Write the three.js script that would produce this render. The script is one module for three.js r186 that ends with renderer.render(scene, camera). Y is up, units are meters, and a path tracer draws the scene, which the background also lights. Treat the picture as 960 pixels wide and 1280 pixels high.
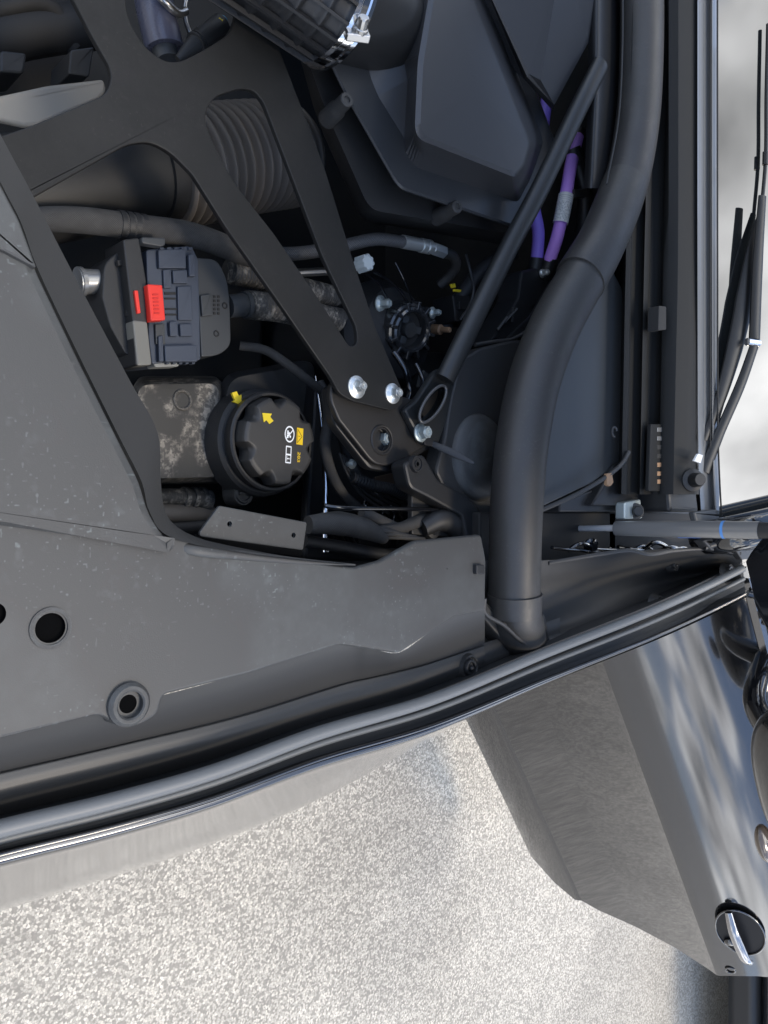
import * as THREE from 'three';
import { mergeGeometries } from 'three/addons/utils/BufferGeometryUtils.js';
import { RoundedBoxGeometry } from 'three/addons/geometries/RoundedBoxGeometry.js';

// ---------------------------------------------------------------- camera, sky, sun, exposure
const scene = new THREE.Scene();
const CAM = new THREE.Vector3(0, 1.75, 0);
const camera = new THREE.PerspectiveCamera(68, 0.75, 0.05, 900);
camera.position.copy(CAM);
camera.up.set(-1, 0, 0);                       // the photograph was taken with the phone turned on its side
camera.lookAt(0, CAM.y - 1, -1);
scene.add(camera);

function mulberry(a) { return () => { a |= 0; a = a + 0x6D2B79F5 | 0; let t = Math.imul(a ^ a >>> 15, 1 | a); t = t + Math.imul(t ^ t >>> 7, 61 | t) ^ t; return ((t ^ t >>> 14) >>> 0) / 4294967296; }; }
const rnd = mulberry(7);
function hash3(x, y, z) { let h = Math.imul(x, 374761393) + Math.imul(y, 668265263) + Math.imul(z, 2147483647 - 1274126177) | 0; h = Math.imul(h ^ h >>> 13, 1274126177); return ((h ^ h >>> 16) >>> 0) / 4294967296; }
function noise3(x, y, z) {
  const xi = Math.floor(x), yi = Math.floor(y), zi = Math.floor(z), s = t => t * t * (3 - 2 * t);
  const fx = s(x - xi), fy = s(y - yi), fz = s(z - zi), L = (a, b, t) => a + (b - a) * t;
  const c = (i, j, k) => hash3(xi + i, yi + j, zi + k);
  return L(L(L(c(0, 0, 0), c(1, 0, 0), fx), L(c(0, 1, 0), c(1, 1, 0), fx), fy), L(L(c(0, 0, 1), c(1, 0, 1), fx), L(c(0, 1, 1), c(1, 1, 1), fx), fy), fz);
}
function fbm(x, y, z, o = 5) { let s = 0, a = 0.5, n = 0; for (let i = 0; i < o; i++) { s += a * noise3(x, y, z); n += a; a *= 0.5; x = x * 2.03 + 7.1; y = y * 2.03 + 3.7; z = z * 2.03 + 1.3; } return s / n; }
const SUN = new THREE.Vector3(0.37, 0.88, -0.24).normalize();
{
  const W = 1024, H = 512, d = new Float32Array(W * H * 4);
  for (let j = 0; j < H; j++) for (let i = 0; i < W; i++) {
    const th = (j + 0.5) / H * Math.PI - Math.PI / 2, ph = (i + 0.5) / W * 2 * Math.PI - Math.PI;
    const y = Math.sin(th), x = Math.cos(th) * Math.cos(ph), z = Math.cos(th) * Math.sin(ph);
    const e = Math.max(y, 0), sd = Math.max(0, x * SUN.x + y * SUN.y + z * SUN.z);
    let r = 0.34 + 0.42 * Math.exp(-6 * e), g = 0.51 + 0.42 * Math.exp(-6 * e), b = 0.88 + 0.30 * Math.exp(-6 * e);
    const k = 1.5 / (e + 0.34);                                    // clouds on a high layer
    const n = fbm(x * k * 1.7 + 0.83, 4.2, z * k * 2.2 + 83.61, 6), n2 = fbm(x * k * 4.6 + 1.2, 9.2, z * k * 4.6 + 8.4, 6);
    let c = Math.min(1, Math.max(0, (n - 0.475) / 0.11)); c = c * c * (3 - 2 * c);
    const lit = Math.max(0.55, 1.8 + 0.7 * Math.exp(-4 * e) + 6.5 * (n2 - 0.5)) * (0.85 + 1.1 * Math.pow(sd, 5)) * (1 - 0.22 * Math.min(1, Math.max(0, n - 0.58) / 0.16));
    r = r + (lit * 1.0 - r) * c; g = g + (lit * 1.0 - g) * c; b = b + (lit * 1.0 - b) * c;
    const gl = 0.7 * Math.pow(sd, 24); r += gl; g += gl; b += gl;
    if (y < 0) { const m = Math.min(1, -y * 12); r += (0.42 - r) * m; g += (0.40 - g) * m; b += (0.37 - b) * m; }
    const o = (j * W + i) * 4; d[o] = r; d[o + 1] = g; d[o + 2] = b; d[o + 3] = 1;
  }
  const t = new THREE.DataTexture(d, W, H, THREE.RGBAFormat, THREE.FloatType);
  t.mapping = THREE.EquirectangularReflectionMapping; t.magFilter = t.minFilter = THREE.LinearFilter; t.wrapS = THREE.RepeatWrapping; t.needsUpdate = true;
  scene.background = t; scene.environment = t; scene.backgroundIntensity = 1.0; scene.environmentIntensity = 1.0;
}
const sun = new THREE.DirectionalLight(0xffeed6, 1.2);
sun.position.copy(SUN).multiplyScalar(20); sun.castShadow = true; sun.shadow.radius = 22; sun.shadow.mapSize.set(4096, 4096);
Object.assign(sun.shadow.camera, { left: -5, right: 5, top: 5, bottom: -5, near: 1, far: 60 });
scene.add(sun, sun.target);
const EXPOSURE = 1.5;

// ---------------------------------------------------------------- helpers
// at(): the point of the plane y = Y (or y = Y[0] + Y[1] x + Y[2] z) that is seen at a place of the 960 x 1280 photograph; used to survey the engine bay
const V3 = (x, y, z) => new THREE.Vector3(x, y, z), S2 = Math.SQRT1_2;
function ray(px, py) { const u = (py - 640) / 949, v = (px - 480) / 949; return V3(u, -S2 * (1 - v), -S2 * (1 + v)); }
function at(px, py, Y) {
  const d = ray(px, py), [h, a, b] = Array.isArray(Y) ? Y : [Y, 0, 0];
  const t = (h - CAM.y) / (d.y - a * d.x - b * d.z);
  return d.multiplyScalar(t).add(CAM);
}
function vplane(px, py, n, c) { const d = ray(px, py); return d.clone().multiplyScalar((c - n.dot(CAM)) / n.dot(d)).add(CAM); }   // on the plane n.p = c
// normals smoothed across edges flatter than a, weighted by face area so that broad faces stay flat
function crease(g0, a = 0.5) {
  const g = g0.index ? g0.toNonIndexed() : g0, p = g.attributes.position, n = p.count / 3, fn = [], near = new Map(), keys = [], lim = Math.cos(a);
  const A = V3(), B = V3(), C = V3();
  for (let f = 0; f < n; f++) {
    A.fromBufferAttribute(p, f * 3); B.fromBufferAttribute(p, f * 3 + 1); C.fromBufferAttribute(p, f * 3 + 2);
    const k = [A, B, C].map(q => `${Math.round(q.x * 2e5)},${Math.round(q.y * 2e5)},${Math.round(q.z * 2e5)}`); keys.push(...k);
    const w = B.clone().sub(A).cross(C.clone().sub(A)), l = w.length() || 1e-12; fn.push({ w, u: w.clone().multiplyScalar(1 / l) });
    for (const q of k) { if (!near.has(q)) near.set(q, []); near.get(q).push(f); }
  }
  const out = new Float32Array(p.count * 3);
  for (let i = 0; i < p.count; i++) {
    const me = fn[Math.floor(i / 3)], s = V3(0, 0, 0);
    for (const f of near.get(keys[i])) if (fn[f].u.dot(me.u) >= lim) s.add(fn[f].w);
    if (s.lengthSq() < 1e-22) s.copy(me.u); s.normalize(); out[i * 3] = s.x; out[i * 3 + 1] = s.y; out[i * 3 + 2] = s.z;
  }
  g.setAttribute('normal', new THREE.BufferAttribute(out, 3));
  return g;
}
function roundPts(p, r) {                     // polygon in the plane with its corners rounded; p: Vector2 or [v, r]
  const out = [], n = p.length;
  for (let i = 0; i < n; i++) {
    const a = p[(i + n - 1) % n], b = p[i], c = p[(i + 1) % n], rr = b.r ?? r;
    const ab = a.clone().sub(b), cb = c.clone().sub(b), la = ab.length(), lc = cb.length();
    const k = Math.min(rr, la * 0.45, lc * 0.45);
    if (k < 1e-5) { out.push(b.clone()); continue; }
    const s = b.clone().addScaledVector(ab, k / la), e = b.clone().addScaledVector(cb, k / lc);
    for (let j = 0; j <= 6; j++) { const t = j / 6; out.push(new THREE.Vector2((1 - t) ** 2 * s.x + 2 * t * (1 - t) * b.x + t * t * e.x, (1 - t) ** 2 * s.y + 2 * t * (1 - t) * b.y + t * t * e.y)); }
  }
  return out;
}
function flat2(pts, Y) { return pts.map(q => { const w = at(q[0], q[1], Y), v = new THREE.Vector2(w.x, -w.z); if (q[2] !== undefined) v.r = q[2]; return v; }); }
// plate(): outline given as places in the photograph, on the plane Y, with thickness th downward, rounded corners r, bevel bv, holes
function plate(pts, Y, th, { r = 0.004, bv = 0.0015, bh, holes = [], seg = 2 } = {}) {
  const base = Array.isArray(Y) ? Y : [Y, 0, 0];
  const sh = new THREE.Shape(roundPts(flat2(pts, Y), r));
  for (const h of holes) {
    if (h.c) { const w = at(h.c[0], h.c[1], Y), p = new THREE.Path(); p.absarc(w.x, -w.z, h.r, 0, Math.PI * 2, true); sh.holes.push(p); }
    else sh.holes.push(new THREE.Path(roundPts(flat2(h.pts, Y), h.r ?? r)));
  }
  const b2 = bh ?? bv;
  const g = new THREE.ExtrudeGeometry(sh, { depth: Math.max(0.0005, th - 2 * b2), bevelEnabled: bv > 0, bevelThickness: b2, bevelSize: bv, bevelOffset: -bv, bevelSegments: seg, curveSegments: 28, steps: 1 });
  g.rotateX(-Math.PI / 2); g.translate(0, -th + b2, 0);
  const p = g.attributes.position, flat = [];
  for (let i = 0; i < p.count; i += 3) { const y = [0, 1, 2].map(k => p.getY(i + k)); if (Math.max(...y) - Math.min(...y) < 1e-6) flat.push([i, y[0] > -th / 2 ? 1 : -1]); }
  for (let i = 0; i < p.count; i++) p.setY(i, p.getY(i) + base[0] + base[1] * p.getX(i) + base[2] * p.getZ(i));
  crease(g, seg > 2 ? 0.55 : 0.36);
  const nn = g.attributes.normal, pn = V3(-base[1], 1, -base[2]).normalize();      // broad faces are exactly flat
  for (const [i, s] of flat) for (let k = 0; k < 3; k++) nn.setXYZ(i + k, pn.x * s, pn.y * s, pn.z * s);
  return g;
}
function cr(a, b, c, d, t) { const f = k => 0.5 * (2 * b[k] + (c[k] - a[k]) * t + (2 * a[k] - 5 * b[k] + 4 * c[k] - d[k]) * t * t + (3 * b[k] - a[k] - 3 * c[k] + d[k]) * t * t * t); return V3(f('x'), f('y'), f('z')); }
function spline(p, n) { const o = []; for (let i = 0; i < p.length - 1; i++) { const a = p[Math.max(0, i - 1)], d = p[Math.min(p.length - 1, i + 2)]; for (let j = 0; j < n; j++) o.push(cr(a, p[i], p[i + 1], d, j / n)); } o.push(p[p.length - 1].clone()); return o; }
function lin(p, n) { const o = []; for (let i = 0; i < p.length - 1; i++) for (let j = 0; j < n; j++) o.push(p[i].clone().lerp(p[i + 1], j / n)); o.push(p[p.length - 1].clone()); return o; }
function grid(rows, flip) {                    // rows of points -> smooth sheet, uv in metres
  const R = rows.length, C = rows[0].length, pos = [], uv = [], idx = [];
  const ul = new Array(C).fill(0), vl = new Array(R).fill(0);
  const mid = rows[R >> 1], mc = C >> 1;
  for (let j = 1; j < C; j++) ul[j] = ul[j - 1] + mid[j].distanceTo(mid[j - 1]);
  for (let i = 1; i < R; i++) vl[i] = vl[i - 1] + rows[i][mc].distanceTo(rows[i - 1][mc]);
  rows.forEach((r, i) => r.forEach((q, j) => { pos.push(q.x, q.y, q.z); uv.push(ul[j], vl[i]); }));
  for (let i = 0; i < R - 1; i++) for (let j = 0; j < C - 1; j++) { const a = i * C + j, b = a + 1, c = a + C, e = c + 1; flip ? idx.push(a, b, c, b, e, c) : idx.push(a, c, b, b, c, e); }
  const g = new THREE.BufferGeometry(); g.setAttribute('position', new THREE.Float32BufferAttribute(pos, 3)); g.setAttribute('uv', new THREE.Float32BufferAttribute(uv, 2)); g.setIndex(idx); g.computeVertexNormals();
  return g;
}
// sheet(): a net of [px, py, Y] rows, smoothed along the rows (n) and, unless hard, across them (m)
function sheet(net, n = 6, m = 4, hard = false, flip = false) {
  const rows = net.map(r => spline(r.map(q => q.isVector3 ? q : at(q[0], q[1], q[2])), n));
  const C = rows[0].length, cols = [];
  for (let j = 0; j < C; j++) cols.push((hard ? lin : spline)(rows.map(r => r[j]), m));
  const out = []; for (let i = 0; i < cols[0].length; i++) out.push(cols.map(c => c[i]));
  const g = grid(out, flip);
  return hard ? crease(g, 0.5) : g;
}
const P = l => l.map(q => q.isVector3 ? q : at(q[0], q[1], q[2]));
// tube(): swept round (or squashed) section along points; rad: number, list per point or function of t
function tube(pts, rad, { n = 8, seg = 14, caps = true, squash = 1, up = null } = {}) {
  const raw = P(pts), curve = new THREE.CatmullRomCurve3(raw, false, 'centripetal'), N = Math.max(2, n * (raw.length - 1));
  const fr = curve.computeFrenetFrames(N, false), rows = [];
  const rf = t => { if (typeof rad === 'function') return rad(t); if (!Array.isArray(rad)) return rad; const s = t * (rad.length - 1), i = Math.min(rad.length - 2, Math.floor(s)); return rad[i] + (rad[i + 1] - rad[i]) * (s - i); };
  for (let i = 0; i <= N; i++) {
    const t = i / N, c = curve.getPointAt(t), r = rf(t);
    let B = fr.binormals[i], Nn = fr.normals[i];
    if (up) { const T = fr.tangents[i]; Nn = up.clone().addScaledVector(T, -up.dot(T)).normalize(); B = T.clone().cross(Nn); }
    const row = [];
    for (let j = 0; j <= seg; j++) { const a = j / seg * Math.PI * 2; row.push(c.clone().addScaledVector(Nn, Math.cos(a) * r * squash).addScaledVector(B, Math.sin(a) * r)); }
    rows.push(row);
  }
  if (caps) {
    const c0 = curve.getPointAt(0), c1 = curve.getPointAt(1);
    rows.unshift(rows[0].map(q => q.clone())); rows.unshift(rows[0].map(() => c0.clone()));
    rows.push(rows[rows.length - 1].map(q => q.clone())); rows.push(rows[0].map(() => c1.clone()));
  }
  const g = grid(rows, true);
  const p = g.attributes.normal; void p;
  return caps ? crease(g, 0.9) : g;
}
const merge = (...l) => mergeGeometries(l.flat().map(g => { const q = g.index ? g.toNonIndexed() : g; for (const k of Object.keys(q.attributes)) if (!['position', 'normal', 'uv'].includes(k)) q.deleteAttribute(k); return q; }));
// place a geometry built round the y axis at a point, its axis along dir
function stand(g, p, dir = V3(0, 1, 0), spin = 0) { const q = new THREE.Quaternion().setFromUnitVectors(V3(0, 1, 0), dir.clone().normalize()); if (spin) g.rotateY(spin); g.applyQuaternion(q); g.translate(p.x, p.y, p.z); return g; }
function lathe(prof, seg = 28) { return crease(new THREE.LatheGeometry(prof.map(q => new THREE.Vector2(q[0], q[1])), seg), 0.5); }
function loft(rings, cap = true) {             // rings: lists of the same number of Vector3, bottom to top
  const g = [], rr = rings.map(r => [...r, r[0]]);
  g.push(grid(rr, true));
  if (cap) { const top = rings[rings.length - 1], c = top.reduce((s, q) => s.add(q), V3(0, 0, 0)).multiplyScalar(1 / top.length); g.push(grid([[...top, top[0]], [...top, top[0]].map(() => c.clone())], true)); }
  const m = crease(merge(g), 0.55), p = m.attributes.position, nn = m.attributes.normal, uv = m.attributes.uv;
  for (let i = 0; i < p.count; i++) Math.abs(nn.getY(i)) > 0.6 ? uv.setXY(i, p.getX(i), -p.getZ(i)) : uv.setXY(i, p.getX(i) - p.getZ(i), p.getY(i));
  return m;
}
function rpx(pts, Y, r) {                     // rounded ring of a photo outline on a plane, always the same count per corner
  const base = Array.isArray(Y) ? Y : [Y, 0, 0];
  return roundPts(flat2(pts, Y), r).map(v => V3(v.x, base[0] + base[1] * v.x + base[2] * -v.y, -v.y));
}

// ---------------------------------------------------------------- naming
const used = {};
function numbered(n) { used[n] = (used[n] ?? -1) + 1; return used[n] ? `${n}_${String(used[n]).padStart(3, '0')}` : n; }
function thing(name, label, category, base, group) {
  const o = new THREE.Group(); o.name = numbered(name); o.position.copy(base); scene.add(o);
  o.userData = { label, category }; if (group) o.userData.group = group;
  return o;
}
function mesh(name, geo, mat, parent, label) {
  const m = new THREE.Mesh(Array.isArray(geo) ? merge(geo) : geo, mat); m.name = parent ? name : numbered(name); m.castShadow = m.receiveShadow = true;
  if (parent) { const w = V3(0, 0, 0); for (let q = parent; q && q !== scene; q = q.parent) w.add(q.position); m.position.copy(w.negate()); parent.add(m); }
  if (label) m.userData.label = label;
  return m;
}
// a thing that is one mesh: geometry is built in place, its origin moved to its base
function single(name, geo, mat, label, category, group) {
  const g = Array.isArray(geo) ? merge(geo) : geo; g.computeBoundingBox(); const b = g.boundingBox, c = V3((b.min.x + b.max.x) / 2, b.min.y, (b.min.z + b.max.z) / 2);
  g.translate(-c.x, -c.y, -c.z);
  const m = new THREE.Mesh(g, mat); m.name = numbered(name); m.position.copy(c); m.castShadow = m.receiveShadow = true; m.userData = { label, category }; if (group) m.userData.group = group; scene.add(m); return m;
}

// ---------------------------------------------------------------- textures and materials
function dtex(n, f, srgb, rep) {               // f(x, y) -> [r, g, b] 0..1, tileable use is up to f
  const d = new Uint8Array(n * n * 4);
  for (let j = 0; j < n; j++) for (let i = 0; i < n; i++) { const c = f(i / n, j / n, i, j), o = (j * n + i) * 4; for (let k = 0; k < 3; k++) d[o + k] = Math.max(0, Math.min(255, c[k] * 255)); d[o + 3] = 255; }
  const t = new THREE.DataTexture(d, n, n); t.wrapS = t.wrapT = THREE.RepeatWrapping; t.magFilter = THREE.LinearFilter; t.minFilter = THREE.LinearMipmapLinearFilter; t.generateMipmaps = true;
  if (srgb) t.colorSpace = THREE.SRGBColorSpace; if (rep) t.repeat.set(rep, rep); t.needsUpdate = true; return t;
}
function tn(x, y, f, o = 4, seed = 0) {        // tileable fbm on the unit square
  let s = 0, a = 0.5, n = 0;
  for (let k = 0; k < o; k++) {
    const X = x * f, Y = y * f, xi = Math.floor(X), yi = Math.floor(Y), q = t => t * t * (3 - 2 * t), fx = q(X - xi), fy = q(Y - yi), w = v => ((v % f) + f) % f;
    const h = (i, j) => hash3(w(xi + i), w(yi + j), seed + k * 17);
    s += a * ((h(0, 0) * (1 - fx) + h(1, 0) * fx) * (1 - fy) + (h(0, 1) * (1 - fx) + h(1, 1) * fx) * fy); n += a; a *= 0.5; f *= 2;
  }
  return s / n;
}
const sm = (a, b, x) => { const t = Math.min(1, Math.max(0, (x - a) / (b - a))); return t * t * (3 - 2 * t); };
const grainBump = dtex(512, (x, y) => { const v = tn(x, y, 128, 2, 3); return [v, v, v]; }, false, 12);
const wearRough = dtex(512, (x, y) => { const v = 0.42 + 0.3 * tn(x, y, 6, 5, 8) + 0.1 * (tn(x, y, 90, 2, 9) - 0.5); return [v, v, v]; }, false, 3);
// dusty moulded plastic: wipe marks, smears and specks of dust (on a base grey)
const dustMap = (lo, hi, amt, seed, rep) => dtex(1024, (x, y) => {
  const a = tn(x, y, 5, 5, seed), b = tn(x, y, 60, 3, seed + 1), sp = tn(x, y, 220, 1, seed + 2), st = tn(x * 1, y, 9, 4, seed + 4);
  const d = amt * (0.2 * sm(0.45, 0.75, a) * (0.5 + b) + 0.8 * sm(0.86, 0.97, sp) * sm(0.4, 0.7, st) + 0.25 * sm(0.6, 0.9, b) * sm(0.45, 0.7, st));
  return [0, 1, 2].map(k => Math.pow(lo[k] + (hi[k] - lo[k]) * Math.min(1, d), 1 / 2.2));
}, true, rep);
const coverMap = dustMap([0.037, 0.0365, 0.0352], [0.21, 0.24, 0.235], 0.42, 21, 1.7);
const darkDust = dustMap([0.014, 0.0145, 0.0155], [0.12, 0.105, 0.085], 0.20, 41, 2.6);
const tubeDust = dustMap([0.027, 0.0265, 0.0255], [0.12, 0.115, 0.105], 0.3, 131, 1.9);
const braceDust = dustMap([0.0085, 0.0084, 0.008], [0.10, 0.095, 0.085], 0.16, 91, 2.2);
const grimeMap = dtex(1024, (x, y) => {        // road grime dried in rings and spots
  const a = tn(x, y, 26, 3, 61), b = tn(x, y, 9, 4, 62), c = tn(x, y, 70, 2, 63), ring = 1 - Math.abs(a - 0.52) / 0.05, spot = sm(0.55, 0.72, c);
  const fine = sm(0.48, 0.68, tn(x, y, 44, 3, 64)), d = Math.min(1, 0.28 * Math.max(0, ring) * sm(0.3, 0.55, b) + 0.62 * fine * sm(0.34, 0.62, b) + 0.3 * spot * sm(0.3, 0.6, b) + 0.16 * sm(0.35, 0.7, b));
  return [0.035 + 0.25 * d, 0.033 + 0.225 * d, 0.03 + 0.185 * d].map(v => Math.pow(v, 1 / 2.2));
}, true, 4);
const weaveBump = dtex(256, (x, y) => { const v = 0.5 + 0.5 * Math.sin(x * Math.PI * 64) * Math.sin(y * Math.PI * 64) * 0.8 + 0.1 * (tn(x, y, 32, 2, 5) - 0.5); return [v, v, v]; }, false, 12);
const fabricMap = dtex(512, (x, y) => { const w = 0.5 + 0.5 * Math.sin((x + y) * Math.PI * 90), a = tn(x, y, 12, 4, 71), v = 0.022 + 0.045 * w * (0.4 + 0.6 * a) + 0.012 * a; return [v, v * 0.97, v * 0.92].map(q => Math.pow(q, 1 / 2.2)); }, true, 10);
const braidMap = dtex(256, (x, y) => { const w = Math.max(Math.sin((x + y) * Math.PI * 48), Math.sin((x - y) * Math.PI * 48)), v = w > 0.55 ? 0.10 : 0.012; return [v, v, v * 1.02].map(q => Math.pow(q, 1 / 2.2)); }, true, 14);
const M = (c, rough, metal = 0, o = {}) => new THREE.MeshPhysicalMaterial({ color: new THREE.Color().setRGB(...(Array.isArray(c) ? c : [c, c, c])), roughness: rough, metalness: metal, side: THREE.DoubleSide, ...o });
const W1 = [1, 1, 1];
const mt = {
  cover: M(W1, 0.52, 0, { map: coverMap, bumpMap: grainBump, bumpScale: 0.00006 }),
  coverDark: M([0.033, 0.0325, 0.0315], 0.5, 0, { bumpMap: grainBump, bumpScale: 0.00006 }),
  black: M([0.016, 0.0165, 0.0175], 0.45, 0, { bumpMap: grainBump, bumpScale: 0.00006 }),
  dusty: M(W1, 0.55, 0, { map: darkDust, bumpMap: grainBump, bumpScale: 0.00008 }),
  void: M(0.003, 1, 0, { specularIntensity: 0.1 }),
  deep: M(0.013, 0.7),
  brace: M(W1, 0.95, 0, { specularIntensity: 0.55, map: braceDust, bumpMap: grainBump, bumpScale: 0.00004, roughnessMap: wearRough }),
  bracket: M([0.030, 0.028, 0.026], 0.42, 0.2),
  satin: M([0.022, 0.0225, 0.024], 0.2, 0, { clearcoat: 0.8, clearcoatRoughness: 0.15 }),
  gloss: M([0.006, 0.0065, 0.008], 0.08, 0, { clearcoat: 1, clearcoatRoughness: 0.03 }),
  trim: M([0.052, 0.0515, 0.050], 0.46, 0, { bumpMap: grainBump, bumpScale: 0.00006 }),
  wing: M([0.06, 0.061, 0.064], 0.2, 0.9, { clearcoat: 1, clearcoatRoughness: 0.08 }),
  cowl: M([0.014, 0.0145, 0.0145], 0.6, 0, { specularIntensity: 0.45, bumpMap: grainBump, bumpScale: 0.00006 }),
  paint: M([0.066, 0.068, 0.073], 0.12, 0.9, { clearcoat: 1, clearcoatRoughness: 0.035 }),
  rubber: M([0.030, 0.031, 0.032], 0.55, 0, { bumpMap: grainBump, bumpScale: 0.00005 }),
  seal: M([0.13, 0.135, 0.135], 0.45),
  tube: M(W1, 0.85, 0, { map: tubeDust, bumpMap: grainBump, bumpScale: 0.00004, roughnessMap: wearRough }),
  rod: M([0.018, 0.019, 0.019], 0.42, 0, { bumpMap: grainBump, bumpScale: 0.00004 }),
  blue: M([0.040, 0.050, 0.070], 0.9, 0, { roughnessMap: wearRough }),
  slate: M([0.042, 0.0455, 0.048], 0.5),
  lid: M([0.036, 0.037, 0.040], 0.42, 0, { bumpMap: grainBump, bumpScale: 0.00003 }),
  lidRim: M([0.032, 0.034, 0.037], 0.38, 0, { bumpMap: grainBump, bumpScale: 0.00003 }),
  box: M([0.017, 0.0172, 0.0175], 0.45, 0, { bumpMap: grainBump, bumpScale: 0.00005 }),
  zinc: M([0.62, 0.64, 0.62], 0.34, 0.75),
  dull: M([0.42, 0.47, 0.46], 0.4, 0.5),
  steel: M([0.45, 0.44, 0.42], 0.3, 0.95),
  chrome: M([0.75, 0.76, 0.78], 0.1, 1),
  grime: M(W1, 0.6, 0, { map: grimeMap, bumpMap: grainBump, bumpScale: 0.0001 }),
  fabric: M(W1, 0.85, 0, { map: fabricMap, bumpMap: weaveBump, bumpScale: 0.0004 }),
  braid: M(W1, 0.5, 0, { map: braidMap, bumpMap: weaveBump, bumpScale: 0.0006 }),
  dustRubber: M([0.125, 0.108, 0.09], 1.0, 0, { roughnessMap: wearRough }),
  red: M([0.72, 0.035, 0.022], 0.42),
  yellow: M([0.75, 0.56, 0.02], 0.55),
  white: M([0.72, 0.73, 0.72], 0.5),
  purple: M([0.28, 0.18, 0.68], 0.5), lilac: M([0.58, 0.30, 0.88], 0.5),
  tan: M([0.30, 0.18, 0.10], 0.6),
  wiper: M([0.010, 0.0105, 0.011], 0.4),
  glass: M([0.015, 0.017, 0.018], 0.01, 0, { ior: 2.2, specularIntensity: 1 }),
  strut: M([0.24, 0.24, 0.235], 0.3, 0.45, { clearcoat: 0.6, clearcoatRoughness: 0.2 }),
};
// ---------------------------------------------------------------- the ground
{
  const agg = dtex(2048, (() => {               // exposed aggregate: pale chips in a grey matrix
    const N = 215, cx = [], r2 = mulberry(99); for (let i = 0; i < N * N; i++) cx.push([r2(), r2(), r2(), r2()]);
    return (x, y) => {
      const X = x * N, Y = y * N, xi = Math.floor(X), yi = Math.floor(Y); let d1 = 9, d2 = 9, id = 0;
      for (let j = -1; j <= 1; j++) for (let i = -1; i <= 1; i++) { const k = ((yi + j + N) % N) * N + (xi + i + N) % N, c = cx[k], dx = xi + i + c[0] - X, dy = yi + j + c[1] - Y, d = (dx * dx + dy * dy) / (0.35 + 0.9 * c[2]); if (d < d1) { d2 = d1; d1 = d; id = k; } else if (d < d2) d2 = d; }
      const c = cx[id], edge = sm(0.02, 0.16, Math.sqrt(d2) - Math.sqrt(d1)), chip = c[3] > 0.30 ? 1 : 0.25 * c[3], big = tn(x, y, 5, 4, 12);
      const tone = 0.62 + 0.62 * c[2], m = edge * chip * (0.62 + 0.38 * sm(0.3, 0.75, c[3])), f = 0.88 + 0.2 * tn(x, y, 300, 1, 5);
      const base = 0.25 + 0.08 * big, hi = 0.585 * tone * (0.86 + 0.25 * big);
      const v = (base + (hi - base) * m) * f;
      return [v * 1.0, v * 0.915, v * 0.765].map(q => Math.pow(Math.min(1, q), 1 / 2.2));
    };
  })(), true);
  agg.anisotropy = 8;
  const n = 260, pos = [], uv = [], col = [], idx = [];
  const warp = s => Math.sign(s) * (3.2 * Math.abs(s) + 396.8 * Math.pow(Math.abs(s), 6));
  for (let j = 0; j <= n; j++) for (let i = 0; i <= n; i++) {
    const x = warp(i / n * 2 - 1) + 1.2, z = warp(j / n * 2 - 1) - 2.2;
    pos.push(x, 0, z); uv.push(x / 1.25, -z / 1.25);
    const a = fbm(x * 0.9 + 3, 1.5, z * 1.1, 4), b = fbm(x * 4.5, 7.1, z * 1.6 + 2, 4), c2 = fbm(x * 9, 3.3, z * 9, 3);
    const tyre = 0.08 * sm(0.5, 0.62, b) * sm(0.35, 0.6, a) + 0.05 * (c2 - 0.5);
    const v = 1 - tyre - 0.05 * sm(0.52, 0.7, a); col.push(v, v, v * 1.005);
  }
  for (let j = 0; j < n; j++) for (let i = 0; i < n; i++) { const a = j * (n + 1) + i; idx.push(a, a + n + 1, a + 1, a + 1, a + n + 1, a + n + 2); }
  const g = new THREE.BufferGeometry(); g.setAttribute('position', new THREE.Float32BufferAttribute(pos, 3)); g.setAttribute('uv', new THREE.Float32BufferAttribute(uv, 2)); g.setAttribute('color', new THREE.Float32BufferAttribute(col, 3)); g.setIndex(idx); g.computeVertexNormals();
  const o = mesh('ground', g, M([1, 1, 1], 0.85, 0, { map: agg, vertexColors: true, bumpMap: agg, bumpScale: 0.0012 }));
  o.name = 'ground'; o.userData = { kind: 'structure', label: 'pale exposed aggregate paving beside the black car', category: 'ground' }; scene.add(o);
}

// ---------------------------------------------------------------- the car: body, covers, seals, door, glass, cowl
const car = thing('black_car', 'glossy black car with its bonnet up, door open and engine bay exposed', 'car', V3(-0.44, 0, -1.3));
const Cm = (name, geo, mat, label) => mesh(name, geo, mat, car, label);
const Yc = 1.132;                                                   // level of the grey side cover

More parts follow.
